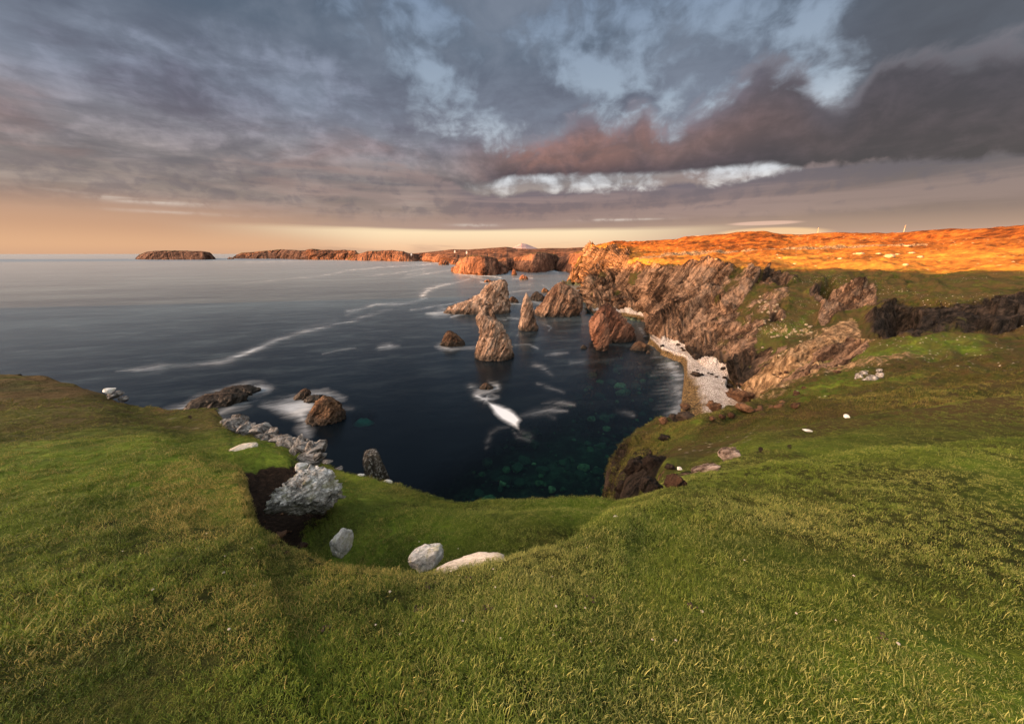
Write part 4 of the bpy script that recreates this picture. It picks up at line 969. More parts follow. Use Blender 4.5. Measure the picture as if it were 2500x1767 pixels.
bw = [boulder_mesh('white_boulder', M['white'], 40 + i, 5, 8, .09, .02) for i in range(3)]
bgm = boulder_mesh('lichened_boulder', M['big'], 60, 6, 6, .10, .11)
bcream = boulder_mesh('cream_slab', M['cream'], 71, 5, 7, .07, .015)
bg_ = [boulder_mesh('grey_rock', M['grey'], 80 + i, 4, 15, .04, .012, boxy=.75) for i in range(7)]
for me_ in bg_: me_.polygons.foreach_set('use_smooth', np.full(len(me_.polygons), False))
bb = [boulder_mesh('brown_rock', M['brown'], 95 + i, 4, 10, .16, .05) for i in range(4)]
bd_ = [boulder_mesh('dark_rock', M['dark'], 105 + i, 4, 10, .16, .05) for i in range(3)]
bp = boulder_mesh('pillar', M['pillar'], 120, 5, 2, .04, .03, boxy=.45)
put_px(bgm, 655, 838, 1134, 1272, 6.6, 'big crumpled grey-white lichened boulder sitting in the dark earth hollow', thick=.62, roll=-.12)
put_px(bw[0], 722, 752, 1128, 1158, 7.6, 'small pale stone tucked behind the upper left of the big crumpled boulder', 'stone', 'stone', thick=.8)
put_px(bw[1], 803, 856, 1292, 1354, 4.55, 'upright white boulder on green turf below the big crumpled boulder', thick=.6, roll=.25, ax=1.15, az_=1.2, sink=.1)
put_px(bw[2], 997, 1082, 1322, 1400, 3.35, 'white boulder leaning right, mossy at its foot, left of the cream slab', thick=.5, roll=-.75, ax=1.12, az_=.72)
put_px(bcream, 1060, 1240, 1354, 1412, 2.95, 'long low cream slab of rock at the rim of the grassy hollow', 'boulder', thick=.4, roll=-.10)
put_px(boulder_mesh('pinkish_boulder', M['cream'], 77, 5, 7, .08, .03), 550, 625, 1085, 1118, 11.5, 'pale pinkish boulder half buried at the left by the grey rock pile', thick=.6, roll=-.15)
put_px(bg_[0], 745, 766, 1360, 1380, 3.75, 'little grey stone on the hollow rim below the dark earth', 'stone', 'stone', thick=.6, roll=-.5)
put_px(bb[0], 728, 752, 1322, 1340, 4.3, 'little reddish stone in the dark earth below the big boulder', 'stone', 'stone')
put_px(bb[1], 668, 700, 1296, 1312, 4.7, 'flat reddish stone in the middle of the dark earth', 'stone', 'stone')
for (x0, x1, y0, y1, lab) in [(1495, 1510, 1256, 1268, 'small white stone alone on the turf right of the hollow'), (1248, 1257, 1286, 1293, 'tiny white stone on the hollow floor straight above the cream slab'),
                              (1958, 1981, 1046, 1054, 'flat white stone on the right mound crest'), (2060, 2074, 1011, 1022, 'grey-white stone at the far edge of the right mound'),
                              (1892, 1901, 1035, 1041, 'tiny white stone on the dark slope behind the right mound'), (1958, 1965, 995, 1001, 'tiny pale stone high on the dark green slope'),
                              (1652, 1666, 1139, 1149, 'white stone above the reddish outcrop at the bluff')]:
    put_px(bw[rnd.randrange(3)], x0, x1, y0, y1, None, lab, 'stone', 'stone', thick=.8)
put_px(bp, 890, 948, 1098, 1195, 11.0, 'dark upright rock pillar with white lichen cap beyond the grass edge', 'rock pillar', 'rock_pillar', thick=.7)
put_px(bw[0], 870, 890, 1156, 1170, 9.0, 'small lichened stone left of the rock pillar at the grass edge', 'stone', 'stone')
put_px(bw[2], 934, 958, 1170, 1184, 9.0, 'small lichened stone right of the rock pillar at the grass edge', 'stone', 'stone')
# tumbled rock pile along the left edge
path = [(540, 1040), (575, 1045), (600, 1062), (640, 1068), (670, 1085), (700, 1095), (730, 1102), (752, 1112), (770, 1122)]
for i in range(170):
    t = rnd.random() ** .85 * (len(path) - 1); k = min(int(t), len(path) - 2); f = t - k
    x = path[k][0] * (1 - f) + path[k + 1][0] * f + rnd.uniform(-12, 12); y = path[k][1] * (1 - f) + path[k + 1][1] * f + rnd.uniform(-17, 14) 
    rr_ = 19.5 - 9.0 * (t / (len(path) - 1)) + rnd.uniform(-.3, .8)
    if x < 590: y = max(y, 1030)
    s_ = rnd.choice([.12, .16, .22, .3]) * (rr_ / 13)
    c = pr(x, y, rr_)
    put(bg_[i % 7], 'pile_rock', c, (s_ * rnd.uniform(.9, 1.8), s_, s_ * rnd.uniform(.4, .9)), (rnd.uniform(-.8, .8), rnd.uniform(-.8, .8), rnd.uniform(0, 6)),
        'angular grey rock in the tumbled pile along the left grassy edge', 'rock', 'grey rocks of the tumbled pile on the left')
for i, (x0, x1, y0, y1) in enumerate([(256, 280, 946, 962), (262, 286, 958, 974), (280, 300, 954, 968), (292, 312, 966, 982)]):
    put_px(bg_[i] if i else bw[0], x0, x1, y0, y1, 31, ['whitest topmost stone of the small heap at the far left edge', 'lowest left grey stone of the small heap at the far left edge', 'middle grey stone of the small heap at the far left edge', 'rightmost grey stone of the small heap at the far left edge'][i], 'stone', 'stone', 'stones heaped at the far left edge')
for i, (x0, x1, y0, y1, lab) in enumerate([(785, 812, 1122, 1134, 'long grey stone in the turf edge between the rock pile and the pillar'), (818, 838, 1138, 1150, 'grey stone in the turf edge nearest the left of the pillar')]):
    put_px(bg_[i + 2], x0, x1, y0, y1, 9.8, lab, 'stone', 'stone')
# outcrops on the right slope
pk_ = boulder_mesh('outcrop_rock', rock_mat('outcrop_rock', 2.2, (.03, .022, .018), (.16, .12, .10), (.42, .36, .33), .08, 2, wet=False, obj=True), 133, 5, 8, .10, .07)
put_px(pk_, 1758, 1806, 1078, 1128, None, 'pinkish white rock outcrop jutting from the turf at the mound edge', 'outcrop', 'rock_outcrop', roll=.3, sink=.25, thick=.5)
put_px(pk_, 1694, 1758, 1124, 1156, None, 'long low pinkish outcrop running along the turf edge above the bluff', 'outcrop', 'rock_outcrop', roll=-.35, thick=.35, sink=.35, ax=1.15)
put_px(boulder_mesh('outcrop_rock', M['brown'], 134, 5, 8, .1, .07), 1622, 1680, 1150, 1194, None, 'reddish brown outcrop at the turf edge above the black bluff', 'outcrop', 'rock_outcrop', thick=.5, sink=.3)
for bx, lab in zip([(1522, 1580, 1112, 1172), (1568, 1625, 1112, 1160), (1500, 1552, 1165, 1215), (1560, 1618, 1165, 1212), (1622, 1650, 1128, 1150)],
        ['largest black block of the bluff, above the water edge', 'black block at the top of the bluff beside the largest one', 'lowest left dark block of the bluff by the water', 'dark block low on the bluff just above the turf edge', 'small dark block of the bluff left of the reddish outcrop']):
    put_px(bd_[len(lab) % 3], bx[0], bx[1], bx[2], bx[3], None, lab, 'rock', 'bluff_rock', 'dark blocks of the near bluff', thick=.5)
for i, (x0, x1, y0, y1) in enumerate([(2088, 2106, 910, 932), (2100, 2118, 904, 920), (2112, 2128, 918, 934), (2122, 2142, 912, 934), (2136, 2154, 906, 930), (2140, 2152, 898, 910), (2104, 2114, 922, 934)]):
    put_px(bg_[i], x0, x1, y0, y1, None, ['leftmost round grey rock of the cluster on the dark green slope', 'upper left rock of the grey cluster on the dark green slope', 'small middle rock of the grey cluster on the dark green slope', 'large middle rock of the grey cluster on the dark green slope',
        'rightmost large rock of the grey cluster on the dark green slope', 'top small rock of the grey cluster on the dark green slope', 'bottom small rock of the grey cluster on the dark green slope'][i], 'rock', 'slope_rock', 'grey rock cluster on the dark green slope')
# beach rocks
for (x0, x1, y0, y1, mt, lab) in [(1685, 1712, 904, 920, 0, 'dark mossy boulder on the white shingle near the middle of the beach'), (1726, 1762, 976, 1008, 1, 'large round brown boulder on the white shingle at the near end'),
        (1660, 1688, 984, 1004, 1, 'brown boulder at the waterline below the white shingle'), (1608, 1634, 1018, 1040, 1, 'leftmost orange-brown boulder of the dark group at the water'), (1632, 1662, 1010, 1036, 0, 'middle dark boulder of the group at the water'),
        (1652, 1700, 1004, 1034, 0, 'largest black boulder of the group at the water'), (1610, 1622, 1044, 1056, 1, 'small brown boulder just off the group in the water'), (1606, 1642, 1056, 1082, 0, 'dark boulder at the shore beneath the near bluff'),
        (1768, 1838, 946, 984, 1, 'long brown rock mass at the foot of the landslip'), (1774, 1794, 1006, 1022, 1, 'small orange boulder at the near end of the shingle'), (1796, 1838, 984, 1008, 1, 'flat tan boulder between the shingle and the slope'),
        (1752, 1772, 1010, 1024, 1, 'tan boulder on the shingle just left of the small orange boulder'), (1730, 1748, 1016, 1028, 1, 'brown boulder at the very near edge of the shingle'), (1690, 1712, 862, 878, 0, 'black boulder at the cliff foot near the far shingle'),
        (1774, 1790, 936, 948, 0, 'black rocks clump on the shingle by the cliff foot'), (1806, 1816, 935, 942, 1, 'small pale stone between cliff foot and landslip'), (1937, 1952, 952, 966, 1, 'orange stone on the bare earth of the lower slope'),
        (1956, 1968, 942, 952, 1, 'tan stone on the bare earth beside the orange stone')]:
    me = bd_[rnd.randrange(3)] if mt == 0 else bb[rnd.randrange(4)]
    w = pz((x0 + x1) / 2, y1, 1.0); rr_ = None
    g = ground_hit((x0 + x1) / 2, y1, 30)
    rr_ = math.hypot(w[0], w[1]) if g is None or g[2] < 1 else math.hypot(g[0], g[1])
    put_px(me, x0, x1, y0, y1, rr_, lab, 'boulder', 'beach_boulder', 'boulders on and by the beach', thick=.7)
# pale boulders on the sunlit moor
hb = [(2088, 2108, 616, 623), (2082, 2090, 618, 622), (2160, 2182, 620, 631), (2138, 2150, 617, 622), (2218, 2232, 615, 620), (2204, 2216, 643, 650), (2186, 2196, 619, 623), (2240, 2252, 624, 631), (1896, 1908, 628, 632), (2045, 2056, 629, 634), (1893, 1900, 621, 624), (1744, 1752, 631, 635), (1936, 1944, 642, 646), (2208, 2222, 598, 603)]
hl = ['wide pale boulder, left of the largest, on the sunlit moor', 'small pale boulder touching the left of the wide one on the moor', 'largest pale boulder on the sunlit moor', 'flat pale boulder between the wide and the largest on the moor', 'pale boulder by the right edge on the track line of the moor',
      'pale round boulder lowest on the right, just above the shadow line', 'small pale stone right of the largest moor boulder', 'pale boulder cut by the right edge of the moor', 'pale boulder on the middle of the moor', 'flat tan boulder half way down the moor, left of the largest', 'tiny stone above the middle of the moor',
      'small stone on the moor above the grey cliff top', 'small stone just above the shadow line in the middle', 'pale boulder high on the right of the moor']
mb = boulder_mesh('moor_boulder', rock_mat('moor_boulder', 2.0, (.12, .10, .07), (.24, .20, .14), (.36, .30, .21), .1, 2, wet=False, obj=True), 140, 3, 7, .08, .02)
for (x0, x1, y0, y1), lab in zip(hb, hl): put_px(mb, x0, x1, y0, y1, None, lab, 'boulder', 'moor_boulder', 'pale boulders on the sunlit moor')

# small stones strewn over the dark slope and the beach foot
def strewn(n, boxes, group, label, name, mats_, smin, smax):
    for i in range(n):
        bx = boxes[i % len(boxes)]
        for _ in range(6):
            x = rnd.uniform(bx[0], bx[2]); y = rnd.uniform(bx[1], bx[3]); g = ground_hit(x, y, 28)
            if g is not None and g[2] > .6: break
        else: continue
        s_ = rnd.uniform(smin, smax)
        put(mats_[i % len(mats_)], name, (g[0], g[1], g[2] + s_ * .2), (s_, s_ * rnd.uniform(.7, 1), s_ * .7), (rnd.uniform(-.4, .4), 0, rnd.uniform(0, 6)), label, 'stone', group)
strewn(60, [(1820, 780, 1980, 870), (1880, 800, 1990, 830), (1850, 720, 1900, 770)], 'small pale stones on the green cliff slope', 'small pale stone lying on the green slope between cliff and landslip', 'slope_stone', [mb], .25, .6)
strewn(50, [(1800, 940, 1960, 1010), (1860, 900, 2060, 930)], 'small tan stones on the landslip', 'small tan stone lying on the bare landslip above the beach', 'slope_stone', bb, .25, .7)
strewn(22, [(1606, 838, 1700, 862), (1700, 888, 1800, 930)], 'stones at the cliff foot by the shingle', 'dark stone lying at the foot of the cliff beside the shingle', 'slope_stone', bd_, .4, 1.0)
strewn(26, [(1430, 735, 1530, 768)], 'rubble at the shore behind the fin stack', 'brown rubble block on the shore behind the reddish fin stack', 'slope_stone', bb, .8, 2.0)

# submerged boulders seen through the shallow water
def sub_mat():
    m, t, b, o = mat('submerged_rock'); p = pos(t)
    inf = t.nodes.new('ShaderNodeObjectInfo')
    c = ramp(t, E(t, inf.outputs['Random']), [(0, (.02, .03, .02)), (.5, (.07, .11, .07)), (.85, (.20, .25, .12)), (1, (.50, .48, .26))])
    c = mix(t, noise(t, p, 1.2, 4).ss(.4, .65) * .7, c, (.04, .06, .045))
    lk(t, c, b.inputs['Base Color']); b.inputs['Roughness'].default_value = .9; return m
sbm = [boulder_mesh('submerged_rock', sub_mat(), 150 + i, 3, 7, .08, .02) for i in range(4)]
ns = 0
for i in range(900):
    x = rnd.uniform(1020, 1660); y = rnd.uniform(850, 1235)
    if x < 1180 + (1100 - y) * 1.0: continue
    if y < 950 and x < 1430: continue
    w = pz(x, y, -1.5)
    gz2 = ground_z(w[0], w[1])
    if gz2 > -.6: continue
    s_ = rnd.choice([.25, .3, .4, .5, .7, 1.0, 1.5]) * (w[1] / 75) ** .5
    zc = max(gz2, -4.2) + s_ * .2
    zc = min(zc, -s_ * .75 - .25)
    put(sbm[i % 4], 'submerged_boulder', (w[0], w[1], zc), (s_ * rnd.uniform(.8, 1.3), s_, s_ * .7), (0, 0, rnd.uniform(0, 6)), 'greenish boulder lying under the clear shallow water of the cove', 'boulder', 'boulders under the clear water')
    ns += 1
    if ns >= 290: break
# clear patch of pale sand that shows turquoise
def sandpatch():
    w = pz(885, 1026, -2.2); n = 40; th = np.linspace(0, 2 * np.pi, n, endpoint=False)
    rr_ = 1 + .25 * vn(np.stack([np.cos(th) * 2 + 5, np.sin(th) * 2 + 5, th * 0], -1))
    V = [(0, 0, .35)] + [(2.7 * rr_[i] * math.cos(th[i]) * .5, 1.6 * rr_[i] * math.sin(th[i]) * .7, .2) for i in range(n)] + [(2.9 * rr_[i] * math.cos(th[i]), 1.9 * rr_[i] * math.sin(th[i]), -.9) for i in range(n)]
    m, t, b, o_ = mat('pale_sand'); lk(t, ramp(t, noise(t, pos(t), 1.5, 3), [(.3, (.10, .40, .36)), (.7, (.2, .6, .52))]), b.inputs['Base Color']); b.inputs['Roughness'].default_value = 1
    bm = bmesh.new(); vs = [bm.verts.new(v) for v in V]
    for i in range(n):
        j = (i + 1) % n; bm.faces.new((vs[0], vs[1 + i], vs[1 + j])); bm.faces.new((vs[1 + i], vs[1 + n + i], vs[1 + n + j], vs[1 + j]))
    me = bpy.data.meshes.new('sandbank'); bm.to_mesh(me); bm.free(); me.materials.append(m)
    o = bpy.data.objects.new('sandbank', me); o.location = w; COL.objects.link(o); tag(o, kind='structure')
sandpatch()

# ------------------------------------------------------------------ the sea
def sea_sheet():
    nphi = 1150
    ph = np.concatenate([np.linspace(R(-100), R(-56), 50)[:-1], np.linspace(R(-56), R(40), nphi), np.linspace(R(40), R(100), 40)[1:]])
    dd = np.concatenate([np.linspace(80, 52, 12)[:-1], np.linspace(52, 1.6, 760), np.geomspace(1.6, .0009 * 57, 60)[1:]])
    r_ = H / np.tan(np.radians(dd))
    Rg, Pg = np.meshgrid(r_, ph, indexing='ij')
    V = np.stack([Rg * np.sin(Pg), Rg * np.cos(Pg), Rg * 0], -1).reshape(-1, 3)
    x, y = project(V)
    foam = np.zeros(len(V))
    wv = fbm(V, .03, 3); wv2 = fbm(V, .09, 3)
    brk = .40 + .75 * sstep(fbm(stretch(V, (.9, .45, 0), 2.5), .11, 4, .6), -.22, .32)
    xs = x + wv * 6; ys = y + wv2 * 3
    def line(pts, wid, amp, taper=True, sx_=1.0):
        nonlocal foam
        d, t = seg_dist(xs, ys, pts)
        w_ = wid if not isinstance(wid, (list, tuple)) else np.interp(t, np.linspace(0, 1, len(wid)), wid)
        a = amp if not isinstance(amp, (list, tuple)) else np.interp(t, np.linspace(0, 1, len(amp)), amp)
        w_ = w_ * 1.05; foam = np.maximum(foam, a * .92 * brk * np.exp(-(d / w_) ** 1.5))
    def patch(poly, bl, amp, nz=.6):
        nonlocal foam
        mnx, mxx = min(p[0] for p in poly) - bl * 3, max(p[0] for p in poly) + bl * 3
        mny, mxy = min(p[1] for p in poly) - bl * 3, max(p[1] for p in poly) + bl * 3
        k = np.where((x > mnx) & (x < mxx) & (y > mny) & (y < mxy))[0]
        d, _ = seg_dist(xs[k], ys[k], list(poly) + [poly[0]]); s = np.where(inpoly(xs[k], ys[k], poly), d, -d)
        s = s + (wv2[k] * 1.5 + wv[k]) * bl * nz * 1.5
        foam[k] = np.maximum(foam[k], amp * .86 * sstep(s, -bl * 1.8, bl * 3.2))
    # long foam line across the bay
    main = [(280, 907), (330, 903), (390, 897), (420, 894), (470, 893), (540, 884), (570, 876), (600, 864), (640, 847), (680, 829), (720, 816), (770, 803), (830, 790), (870, 780), (900, 768), (955, 755)]
    line(main, [2, 4, 6, 4, 4, 5, 5.5, 5, 4.5, 5, 4, 3.5, 3, 3, 3, 3], [.1, .5, .7, .5, .55, .75, .9, .95, .85, .7, .6, .5, .45, .45, .4, .1])
    line([(700, 826), (760, 800), (820, 786)], 8, .16)
    line([(850, 763), (880, 755), (920, 743), (980, 742), (1020, 735), (1040, 728)], [5, 3, 2.5, 2.5, 2.5, 3], [.4, .4, .5, .4, .35, .35])
    line([(1030, 720), (1045, 708), (1075, 698), (1110, 690), (1150, 681)], [6, 4, 3, 2, 2], [.9, .85, .6, .45, .2])
    line([(560, 696), (650, 686), (780, 674), (860, 659), (950, 651), (1050, 645), (1100, 640)], 1.6, [.05, .25, .3, .35, .45, .5, .3])
    line([(890, 674), (960, 668), (1060, 652)], 1.6, [.2, .45, .2]); line([(985, 679), (1040, 668), (1100, 660)], 1.8, [.2, .5, .3]); line([(990, 672), (1040, 662)], 1.5, .3)
    line([(600, 641), (700, 638), (760, 636), (850, 636)], 1.2, .35)
    line([(925, 850), (950, 846), (975, 845)], [5, 5, 3], [.4, .8, .3]); line([(790, 864), (830, 855), (870, 850)], 2, .2)
    # wash round the stacks
    patch([(1040, 768), (1060, 757), (1085, 752), (1100, 760), (1098, 770), (1060, 772)], 5, 1.0)
    line([(1100, 773), (1130, 765), (1155, 762)], 3, .4); line([(1000, 756), (1050, 750), (1100, 742), (1130, 735)], 2, .3)
    patch([(1062, 846), (1075, 838), (1100, 848), (1135, 846), (1165, 845), (1165, 855), (1130, 852), (1100, 857), (1075, 853)], 4, .75)
    line([(1110, 665), (1140, 672), (1190, 674), (1220, 678)], 2.5, .75); line([(1175, 688), (1210, 691)], 2, .8); line([(1150, 676), (1185, 682)], 2, .5)
    line([(1240, 776), (1265, 780)], 2.5, .5); line([(1215, 778), (1235, 782)], 2, .3); line([(1268, 808), (1250, 842), (1300, 842)], 2, .1)
    line([(1255, 842), (1290, 840), (1310, 850)], 2.5, .4); line([(1325, 790), (1345, 800), (1338, 808)], 2, .3); line([(1250, 682), (1275, 679), (1300, 680)], 2, .4)
    line([(1270, 696), (1295, 695)], 1.5, .4); line([(1325, 695), (1340, 707)], 2, .25); line([(1405, 710), (1430, 707)], 2, .7); line([(1240, 715), (1290, 708)], 1.5, .25); line([(1334, 661), (1362, 663)], 2.5, .5)
    line([(1230, 740), (1270, 742)], 2, .5); line([(1290, 733), (1320, 742)], 3, .4)
    # drifting streaks in the cove
    line([(1333, 867), (1355, 864), (1385, 861)], [3, 5, 3], [.2, .45, .2]); line([(1305, 890), (1330, 900), (1350, 916)], [6, 5, 4], [.25, .5, .2]); line([(1395, 886), (1425, 883)], 5, .4)
    line([(1312, 938), (1340, 945), (1375, 958)], [3, 4, 3], [.35, .45, .2])
    # curling foam
    line([(1195, 934), (1212, 940), (1215, 948), (1200, 953), (1175, 958), (1160, 966), (1175, 972), (1200, 973), (1214, 968), (1200, 962), (1188, 966), (1185, 976)], [4, 6, 6, 6, 8, 6, 5, 4, 4, 4, 5, 7], [.5, .8, .9, .85, .75, .85, .8, .7, .75, .5, .6, .9])
    line([(1150, 945), (1165, 950), (1180, 955)], 7, .4)
    patch([(1180, 974), (1200, 980), (1235, 992), (1255, 1005), (1272, 1025), (1264, 1034), (1266, 1050), (1245, 1038), (1222, 1027), (1203, 1010), (1190, 992)], 3.0, 1.25, .6)
    line([(1262, 1016), (1300, 1008), (1340, 1000), (1382, 1003)], [4, 7, 7, 3], [.30, .50, .62, .2]); line([(1320, 985), (1360, 982), (1400, 988)], [3, 6, 3], [.1, .35, .15]); line([(1330, 1010), (1350, 1018)], 5, .2)
    line([(1240, 1042), (1215, 1045), (1195, 1058), (1188, 1080), (1185, 1092)], [3, 4, 5, 6, 4], [.15, .2, .22, .26, .1]); line([(1250, 1050), (1262, 1065), (1290, 1073)], [3, 5, 4], [.2, .3, .15]); line([(1270, 1055), (1292, 1062)], 6, .25)
    line([(1505, 1002), (1525, 1005), (1545, 1012)], [4, 5, 4], .3)
    # surf round the near rocks on the left
    patch([(400, 998), (450, 985), (490, 965), (540, 950), (580, 942), (640, 942), (650, 950), (620, 965), (590, 975), (600, 985), (570, 1003), (540, 1015), (525, 1008), (560, 985), (480, 1000), (440, 1008)], 9, .8, 1.5)
    patch([(650, 990), (680, 975), (715, 968), (760, 955), (800, 955), (825, 965), (790, 968), (770, 985), (762, 1010), (755, 1040), (745, 1050), (715, 1030), (690, 1022), (660, 1008)], 9, .85, 1.8)
    line([(800, 1000), (840, 998), (860, 1000)], 5, .2)
    # lapping edge along the beach
    shorel = [(1560, 800), (1590, 840), (1625, 862), (1640, 897), (1655, 925), (1660, 950), (1662, 985), (1650, 1005), (1628, 1012)]
    line(shorel, [4, 6, 9, 14, 18, 20, 20, 14, 8], [.3, .3, .35, .5, .6, .65, .6, .6, .3])
    for yy in range(870, 1000, 9): line([(1600 + (yy % 5) * 6 - 12, yy + 3), (1655, yy - 2)], [2, 3], [.1, .45])
    line([(1608, 1045), (1640, 1040), (1640, 1055)], 6, .35)
    shal = sstep(1, 0, 1) * 0
    # how shallow and clear the water is (lets the bed show)
    clear = np.zeros(len(V))
    for poly, bl in [([(980, 1260), (1060, 1180), (1180, 1100), (1240, 1050), (1330, 1020), (1400, 950), (1450, 870), (1560, 850), (1700, 870), (1720, 1260)], 45), ([(862, 1010), (915, 1010), (915, 1045), (860, 1045)], 14)]:
        d, _ = seg_dist(x, y, list(poly) + [poly[0]]); s = np.where(inpoly(x, y, poly), d, -d); clear = np.maximum(clear, sstep(s + wv * 30, -bl, bl))
    m, t, b, o = mat('sea_water')
    p = pos(t)
    fo = attr(t, 'foam'); cl_ = attr(t, 'clear')
    t.nodes.remove(b)
    lw = t.nodes.new('ShaderNodeFresnel'); lw.inputs[0].default_value = 1.20
    gl = t.nodes.new('ShaderNodeBsdfGlossy'); gl.inputs['Roughness'].default_value = .26
    gl.inputs['Color'].default_value = (.72, .85, .94, 1)
    df = t.nodes.new('ShaderNodeBsdfDiffuse')
    cd = vmath(t, 'LENGTH', p)
    wn = noise(t, p, .010, 5, .6)
    lk(t, mix(t, wn.ss(.3, .7), (.0008, .0018, .0035), (.003, .006, .009)), df.inputs['Color'])
    tr = t.nodes.new('ShaderNodeBsdfTransparent'); tr.inputs[0].default_value = (.20, .42, .38, 1)
    mx0 = t.nodes.new('ShaderNodeMixShader'); lk(t, cl_ * .9, mx0.inputs[0]); t.links.new(df.outputs[0], mx0.inputs[1]); t.links.new(tr.outputs[0], mx0.inputs[2])
    mx1 = t.nodes.new('ShaderNodeMixShader'); t.links.new(mx0.outputs[0], mx1.inputs[1]); t.links.new(gl.outputs[0], mx1.inputs[2])
    t.links.new(lw.outputs[0], mx1.inputs[0])
    fd = t.nodes.new('ShaderNodeBsdfDiffuse')
    fn1 = noise(t, nstretch(t, p, (.9, .45, 0), 3.5), .5, 7, .72, .5); fn2 = noise(t, p, .06, 5, .6)
    fn3 = noise(t, nstretch(t, p, (.9, .45, 0), 3.5), .16, 7, .72, .6)
    core = fo ** 2.0
    wisp = ((fn1 * .5 + fn3 * .6) * 1.0).ss(.40, .74)
    fmask = (fo * 1.05 * (wisp * (1 - core) + core * .72) + core * core * .22).clamp()
    # soft drifting mottling of the open sea; with distance it adds reflected sky as colour
    mot_sheen = (noise(t, nstretch(t, p, (.95, .3, 0), 4), .02, 7, .7).ss(.35, .8) * .09 + noise(t, nstretch(t, p, (.95, .3, 0), 2), .004, 4, .6).ss(.3, .7) * .05) * cd.ss(110, 420) + noise(t, nstretch(t, p, (.95, .3, 0), 2.5), .11, 4, .7).ss(.44, .75) * .05 * cd.ss(70, 200) * cd.ss(1500, 500) + noise(t, nstretch(t, p, (.6, .8, 0), 3), .03, 6, .7).ss(.55, .8) * .03
    lk(t, mix(t, fn2.ss(.4, .7), (.60, .68, .76), (.74, .78, .80)), fd.inputs['Color'])
    md = t.nodes.new('ShaderNodeBsdfDiffuse'); md.inputs[0].default_value = (.29, .39, .43, 1)
    mxm = t.nodes.new('ShaderNodeMixShader'); lk(t, (mot_sheen * 1.8).clamp(), mxm.inputs[0]); t.links.new(mx1.outputs[0], mxm.inputs[1]); t.links.new(md.outputs[0], mxm.inputs[2])
    mx2 = t.nodes.new('ShaderNodeMixShader'); lk(t, fmask * .93, mx2.inputs[0]); t.links.new(mxm.outputs[0], mx2.inputs[1]); t.links.new(fd.outputs[0], mx2.inputs[2])
    t.links.new(mx2.outputs[0], o.inputs[0])
    bn = t.nodes.new('ShaderNodeBump'); bn.inputs['Strength'].default_value = .35; bn.inputs['Distance'].default_value = .35
    lk(t, noise(t, nstretch(t, p, (1, .2, 0), 2), .35, 6, .65) * .6 + noise(t, p, .06, 4, .6) * 1.2, bn.inputs['Height'])
    t.links.new(bn.outputs[0], gl.inputs['Normal']); t.links.new(bn.outputs[0], lw.inputs['Normal'])
    ob = mesh('sea_water', V, grid_faces(len(r_), len(ph)), m, attrs=dict(foam=foam, clear=clear))
    tag(ob, kind='structure')
sea_sheet()

# ------------------------------------------------------------------ poles, ruins and cottages
def simple(name, colr, rough=.9, sc=2.0, var=.35):
    m, t, b, o = mat(name); v = noise(t, pos(t), sc, 5, .6)
    lk(t, mix(t, v.ss(.3, .7), tuple(c * (1 - var) for c in colr), colr), b.inputs['Base Color']); b.inputs['Roughness'].default_value = rough; return m
wood = simple('weathered_wood', (.42, .33, .22), sc=3); conc = simple('weathered_concrete', (.36, .27, .19), sc=.8); lime = simple('limewash', (.72, .70, .66)); slate = simple('slate', (.10, .10, .11)); dk = simple('dark_opening', (.02, .018, .016))
def bm_obj(name, bm, m, parent, loc=(0, 0, 0)):
    me = bpy.data.meshes.new(name); bm.to_mesh(me); bm.free(); me.materials.append(m)
    o = bpy.data.objects.new(name, me); COL.objects.link(o); o.parent = parent; o.location = loc; return o
def box(bm, x0, x1, y0, y1, z0, z1):
    vs = [bm.verts.new(v) for v in ((x0, y0, z0), (x1, y0, z0), (x1, y1, z0), (x0, y1, z0), (x0, y0, z1), (x1, y0, z1), (x1, y1, z1), (x0, y1, z1))]
    for f in ((0, 3, 2, 1), (4, 5, 6, 7), (0, 1, 5, 4), (1, 2, 6, 5), (2, 3, 7, 6), (3, 0, 4, 7)): bm.faces.new([vs[i] for i in f])
def empty(name, loc, rz, label, cat, group=None):
    o = bpy.data.objects.new(name, None); COL.objects.link(o); o.location = loc; o.rotation_euler = (0, 0, rz); return tag(o, label, cat, group)
def ridge_pt(px, py, r_): 
    w = pr(px, py, r_); z = ground_z(w[0], w[1]); return np.array([w[0], w[1], z])
def pole(px, pyt, pyb, r_, label):
    w = ridge_pt(px, pyb, r_); t = pr(px, pyt, r_); h = t[2] - w[2] 
    e = empty('utility_pole', w, .5, label, 'utility pole', 'utility poles on the moor')
    bm = bmesh.new(); bmesh.ops.create_cone(bm, cap_ends=True, segments=12, radius1=.22, radius2=.15, depth=h + 1)
    for v in bm.verts: v.co.z += (h - 1) / 2
    bm_obj('pole', bm, wood, e)
    bm = bmesh.new(); box(bm, -1.1, 1.1, .2, .34, h - .9, h - .7); bm_obj('crossarm', bm, wood, e)
    for k in (-.9, 0, .9):
        bm = bmesh.new(); bmesh.ops.create_cone(bm, cap_ends=True, segments=8, radius1=.09, radius2=.06, depth=.3)
        for v in bm.verts: v.co += Vector((k, .27, h - .55))
        bm_obj('insulator', bm, dk, e)
pole(1995, 556, 573, 447, 'slender pale utility pole on the skyline, the left one of two')
pole(2205, 550, 571, 447, 'tall pale utility pole on the skyline, the right one by the picture edge')
